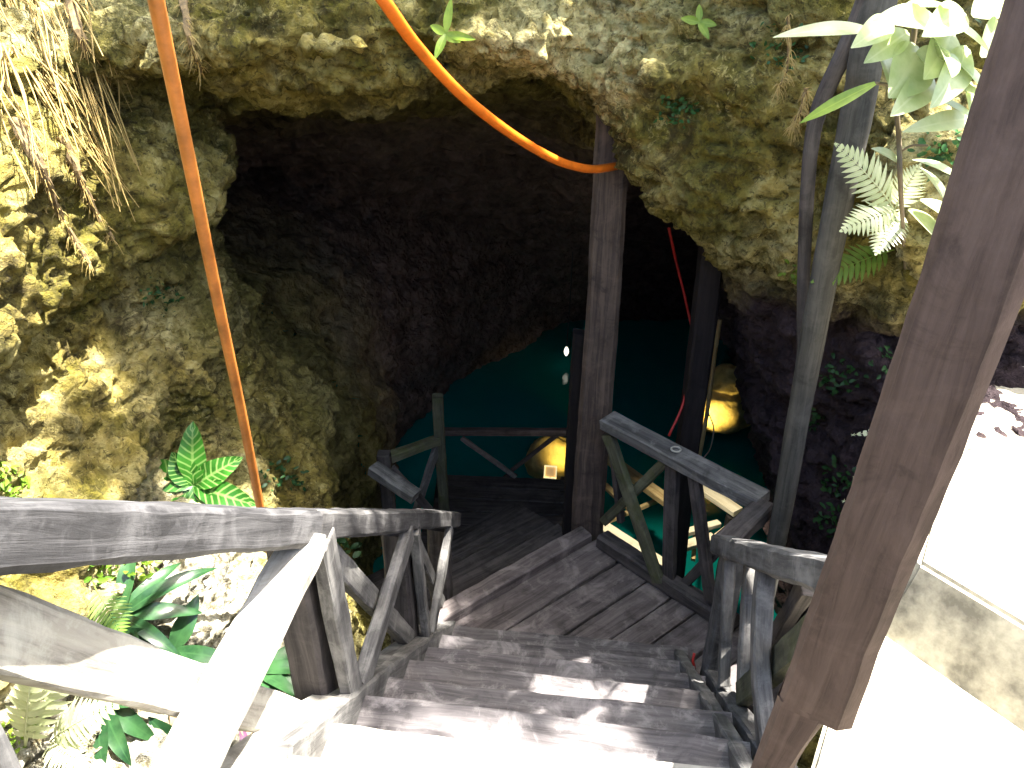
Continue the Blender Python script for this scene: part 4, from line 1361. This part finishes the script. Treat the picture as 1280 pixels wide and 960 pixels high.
root_thing('fibrous root just right of the straight hose at the top', [(228, -10, 2.1), (236, 45, 2.15), (252, 90, 2.2)], 5, 9)
root_thing('thin pale rootlets dangling on the rock left of the thin dark pole', [(985, 20, 2.5), (985, 80, 2.5), (972, 112, 2.48)], 2.0, 11)
root_thing('small brown root knot under the ledge left of the thin dark pole', [(1008, 110, 2.5), (1000, 140, 2.48), (990, 160, 2.46)], 3.0, 13)

# ------------------------------------------------------------------ tree whose crown shades the sinkhole
tree = thing('shade_tree', 'leafy tree whose crown hangs over the sinkhole and dapples the sunlight, with unseen leaf clumps added for shade', 'tree', (-4.9, 7.4, 2.3))
mb = MB()
tube_mb(mb, spline([(-4.9, 7.4, 2.2), (-4.8, 7.2, 4.6), (-4.0, 6.6, 6.9), (-2.2, 5.8, 8.4), (.5, 5.6, 9.0)], 5), [.26 - .01 * i for i in range(21)], 12, .06)
for q in ((3.5, 6.2, 8.9), (-2.4, 1.2, 8.4), (.6, 3.6, 9.1)):
    tube_mb(mb, spline([(-3.2, 6.2, 7.7), ((-3.2 + q[0]) / 2, (6.2 + q[1]) / 2, 8.6), q], 6), [.10 - .0065 * i for i in range(13)], 8, .05)
mb.build('trunk', M['root'], tree, smooth=True)
rg = np.random.RandomState(21)
sun_gaps = []     # openings of the crown, each along the sun's direction
def gap(p, r): sun_gaps.append((np.array(tuple(p)), r))
gap((.05, 1.02, .15), .40); gap((-.55, 1.05, .35), .26); gap((-.68, .9, .6), .33); gap((-.8, .65, 1.0), .5); gap((-.88, .62, 1.2), .36); gap((-.58, 1.45, .4), .12)
gap(hit(240, 760)[0], .36); gap(hit(330, 760)[0], .22); gap(hit(60, 900)[0], .3)
gap(hit(60, 370)[0], .30); gap(hit(250, 720)[0], .4); gap(hit(640, 50)[0], .15); gap(hit(20, 250)[0], .2); gap(hit(110, 330)[0], .18); gap(hit(30, 100)[0], .16)
gap(hit(385, 70)[0], .38); gap(hit(330, 80)[0], .15); gap(hit(450, 20)[0], .16); gap(hit(740, 50)[0], .2); gap(hit(640, 25)[0], .12)
gap(at(1150, 80, Y=1.95), .52); gap(hit(1150, 150)[0], .4); gap(on_rock(1090, 260, .15), .36); gap(on_rock(1080, 340, .15), .25); gap(on_rock(1180, 270, .15), .25); gap(at(1180, 260, Y=2.0), .25)
gap((1.4, 1.2, .3), .75); gap((1.7, 1.9, .5), .65); gap((1.0, 1.2, .2), .5); gap(at(1200, 620, z=.485), .5); gap(at(1160, 800, z=.19), .4); gap(at(1260, 600, Y=2.6), .6); gap((1.9, 2.4, .43), .5); gap(hit(1000, 20)[0], .18)
S_ = np.array(tuple(sd))
NL = 19000
P = np.stack([rg.uniform(-2.6, 7.2, NL), rg.uniform(-1.8, 7.6, NL), rg.uniform(6.2, 8.6, NL)], 1)
dens = vnoise(P[:, 0] * 1.1, P[:, 1] * 1.1, P[:, 2] * .9, 3) * .6 + vnoise(P[:, 0] * 2.6, P[:, 1] * 2.6, P[:, 2] * 2.2, 4) * .4
keep = rg.rand(NL) < np.clip(.62 + dens * 1.0, .12, 1)
for g, r in sun_gaps:
    dv = P - g
    tt = dv @ S_
    dist = np.linalg.norm(dv - tt[:, None] * S_, axis=1)
    keep &= ~(rg.rand(NL) < sstep(r * 1.25 + .06, r * .8 + .04, dist))
P = P[keep]
# unseen leaf clumps placed on sun rays to shade stairs, landing and left wall
extra = []
for c, r, n_ in (((.02, 1.84, -.18), .26, 420), ((.1, 2.2, -.5), .32, 520), ((.25, 2.9, -.9), .45, 700), ((-.4, 2.4, 0.0), .3, 400), ((.5, 1.72, -.1), .2, 260), ((.60, 1.5, .05), .14, 160), ((.12, 2.02, -.33), .30, 420), ((-.3, 2.05, -.33), .22, 260), ((-.35, 1.75, .2), .12, 100), ((.72, 1.9, .1), .25, 260), (tuple(hit(270, 430)[0]), .42, 600),
                 (tuple(hit(190, 330)[0]), .25, 260), (tuple(hit(560, 110)[0]), .4, 500), ((.6, 1.05, 1.2), .2, 200), (tuple(hit(170, 560)[0]), .22, 160)):
    zz_ = rg.uniform(6.2, 8.6, n_)
    e1 = np.cross(S_, [0, 0, 1.0]); e1 /= np.linalg.norm(e1); e2 = np.cross(S_, e1)
    a_ = rg.uniform(0, 6.283, n_); r_ = r * np.sqrt(rg.rand(n_))
    base_ = np.array(c) + np.outer((zz_ - c[2]) / S_[2], S_)
    extra.append(base_ + np.outer(r_ * np.cos(a_), e1) + np.outer(r_ * np.sin(a_), e2))
extra.append(P[:0])
E_ = np.concatenate(extra)
for g, r in ((at(1150, 80, Y=1.95), .27), (on_rock(1090, 260, .15), .22), (on_rock(1080, 340, .15), .14), (on_rock(1180, 260, .15), .2)):
    dv = E_ - np.array(tuple(g)); tt = dv @ S_
    E_ = E_[np.linalg.norm(dv - tt[:, None] * S_, axis=1) > r]
P = np.concatenate([P, E_])
nL = len(P)
L_, W_ = rg.uniform(.10, .22, nL), rg.uniform(.05, .10, nL)
A1 = rg.normal(size=(nL, 3)); A1[:, 2] *= .45; A1 /= np.linalg.norm(A1, axis=1, keepdims=True)
B1 = rg.normal(size=(nL, 3)); B1[:, 2] *= .4; B1 -= (B1 * A1).sum(1, keepdims=True) * A1; B1 /= np.linalg.norm(B1, axis=1, keepdims=True)
tpl = [(0, 0), (.35, .5), (.7, .38), (1, 0), (.7, -.38), (.35, -.5)]
VV = np.concatenate([(P + A1 * (L_ * a)[:, None] + B1 * (W_ * b)[:, None])[:, None, :] for a, b in tpl], 1).reshape(-1, 3) - np.array((-4.9, 7.4, 2.3))
me = bpy.data.meshes.new('crown')
me.from_pydata(VV.tolist(), [], [[i * 6 + k for k in range(6)] for i in range(nL)])
ul = me.uv_layers.new(name='UVMap')
ul.data.foreach_set('uv', np.tile(np.array([c for ab in tpl for c in (ab[0], ab[1] * 2)], np.float32), nL))
me.materials.append(M['herb'])
oc = bpy.data.objects.new('crown', me); col.objects.link(oc); oc.parent = tree
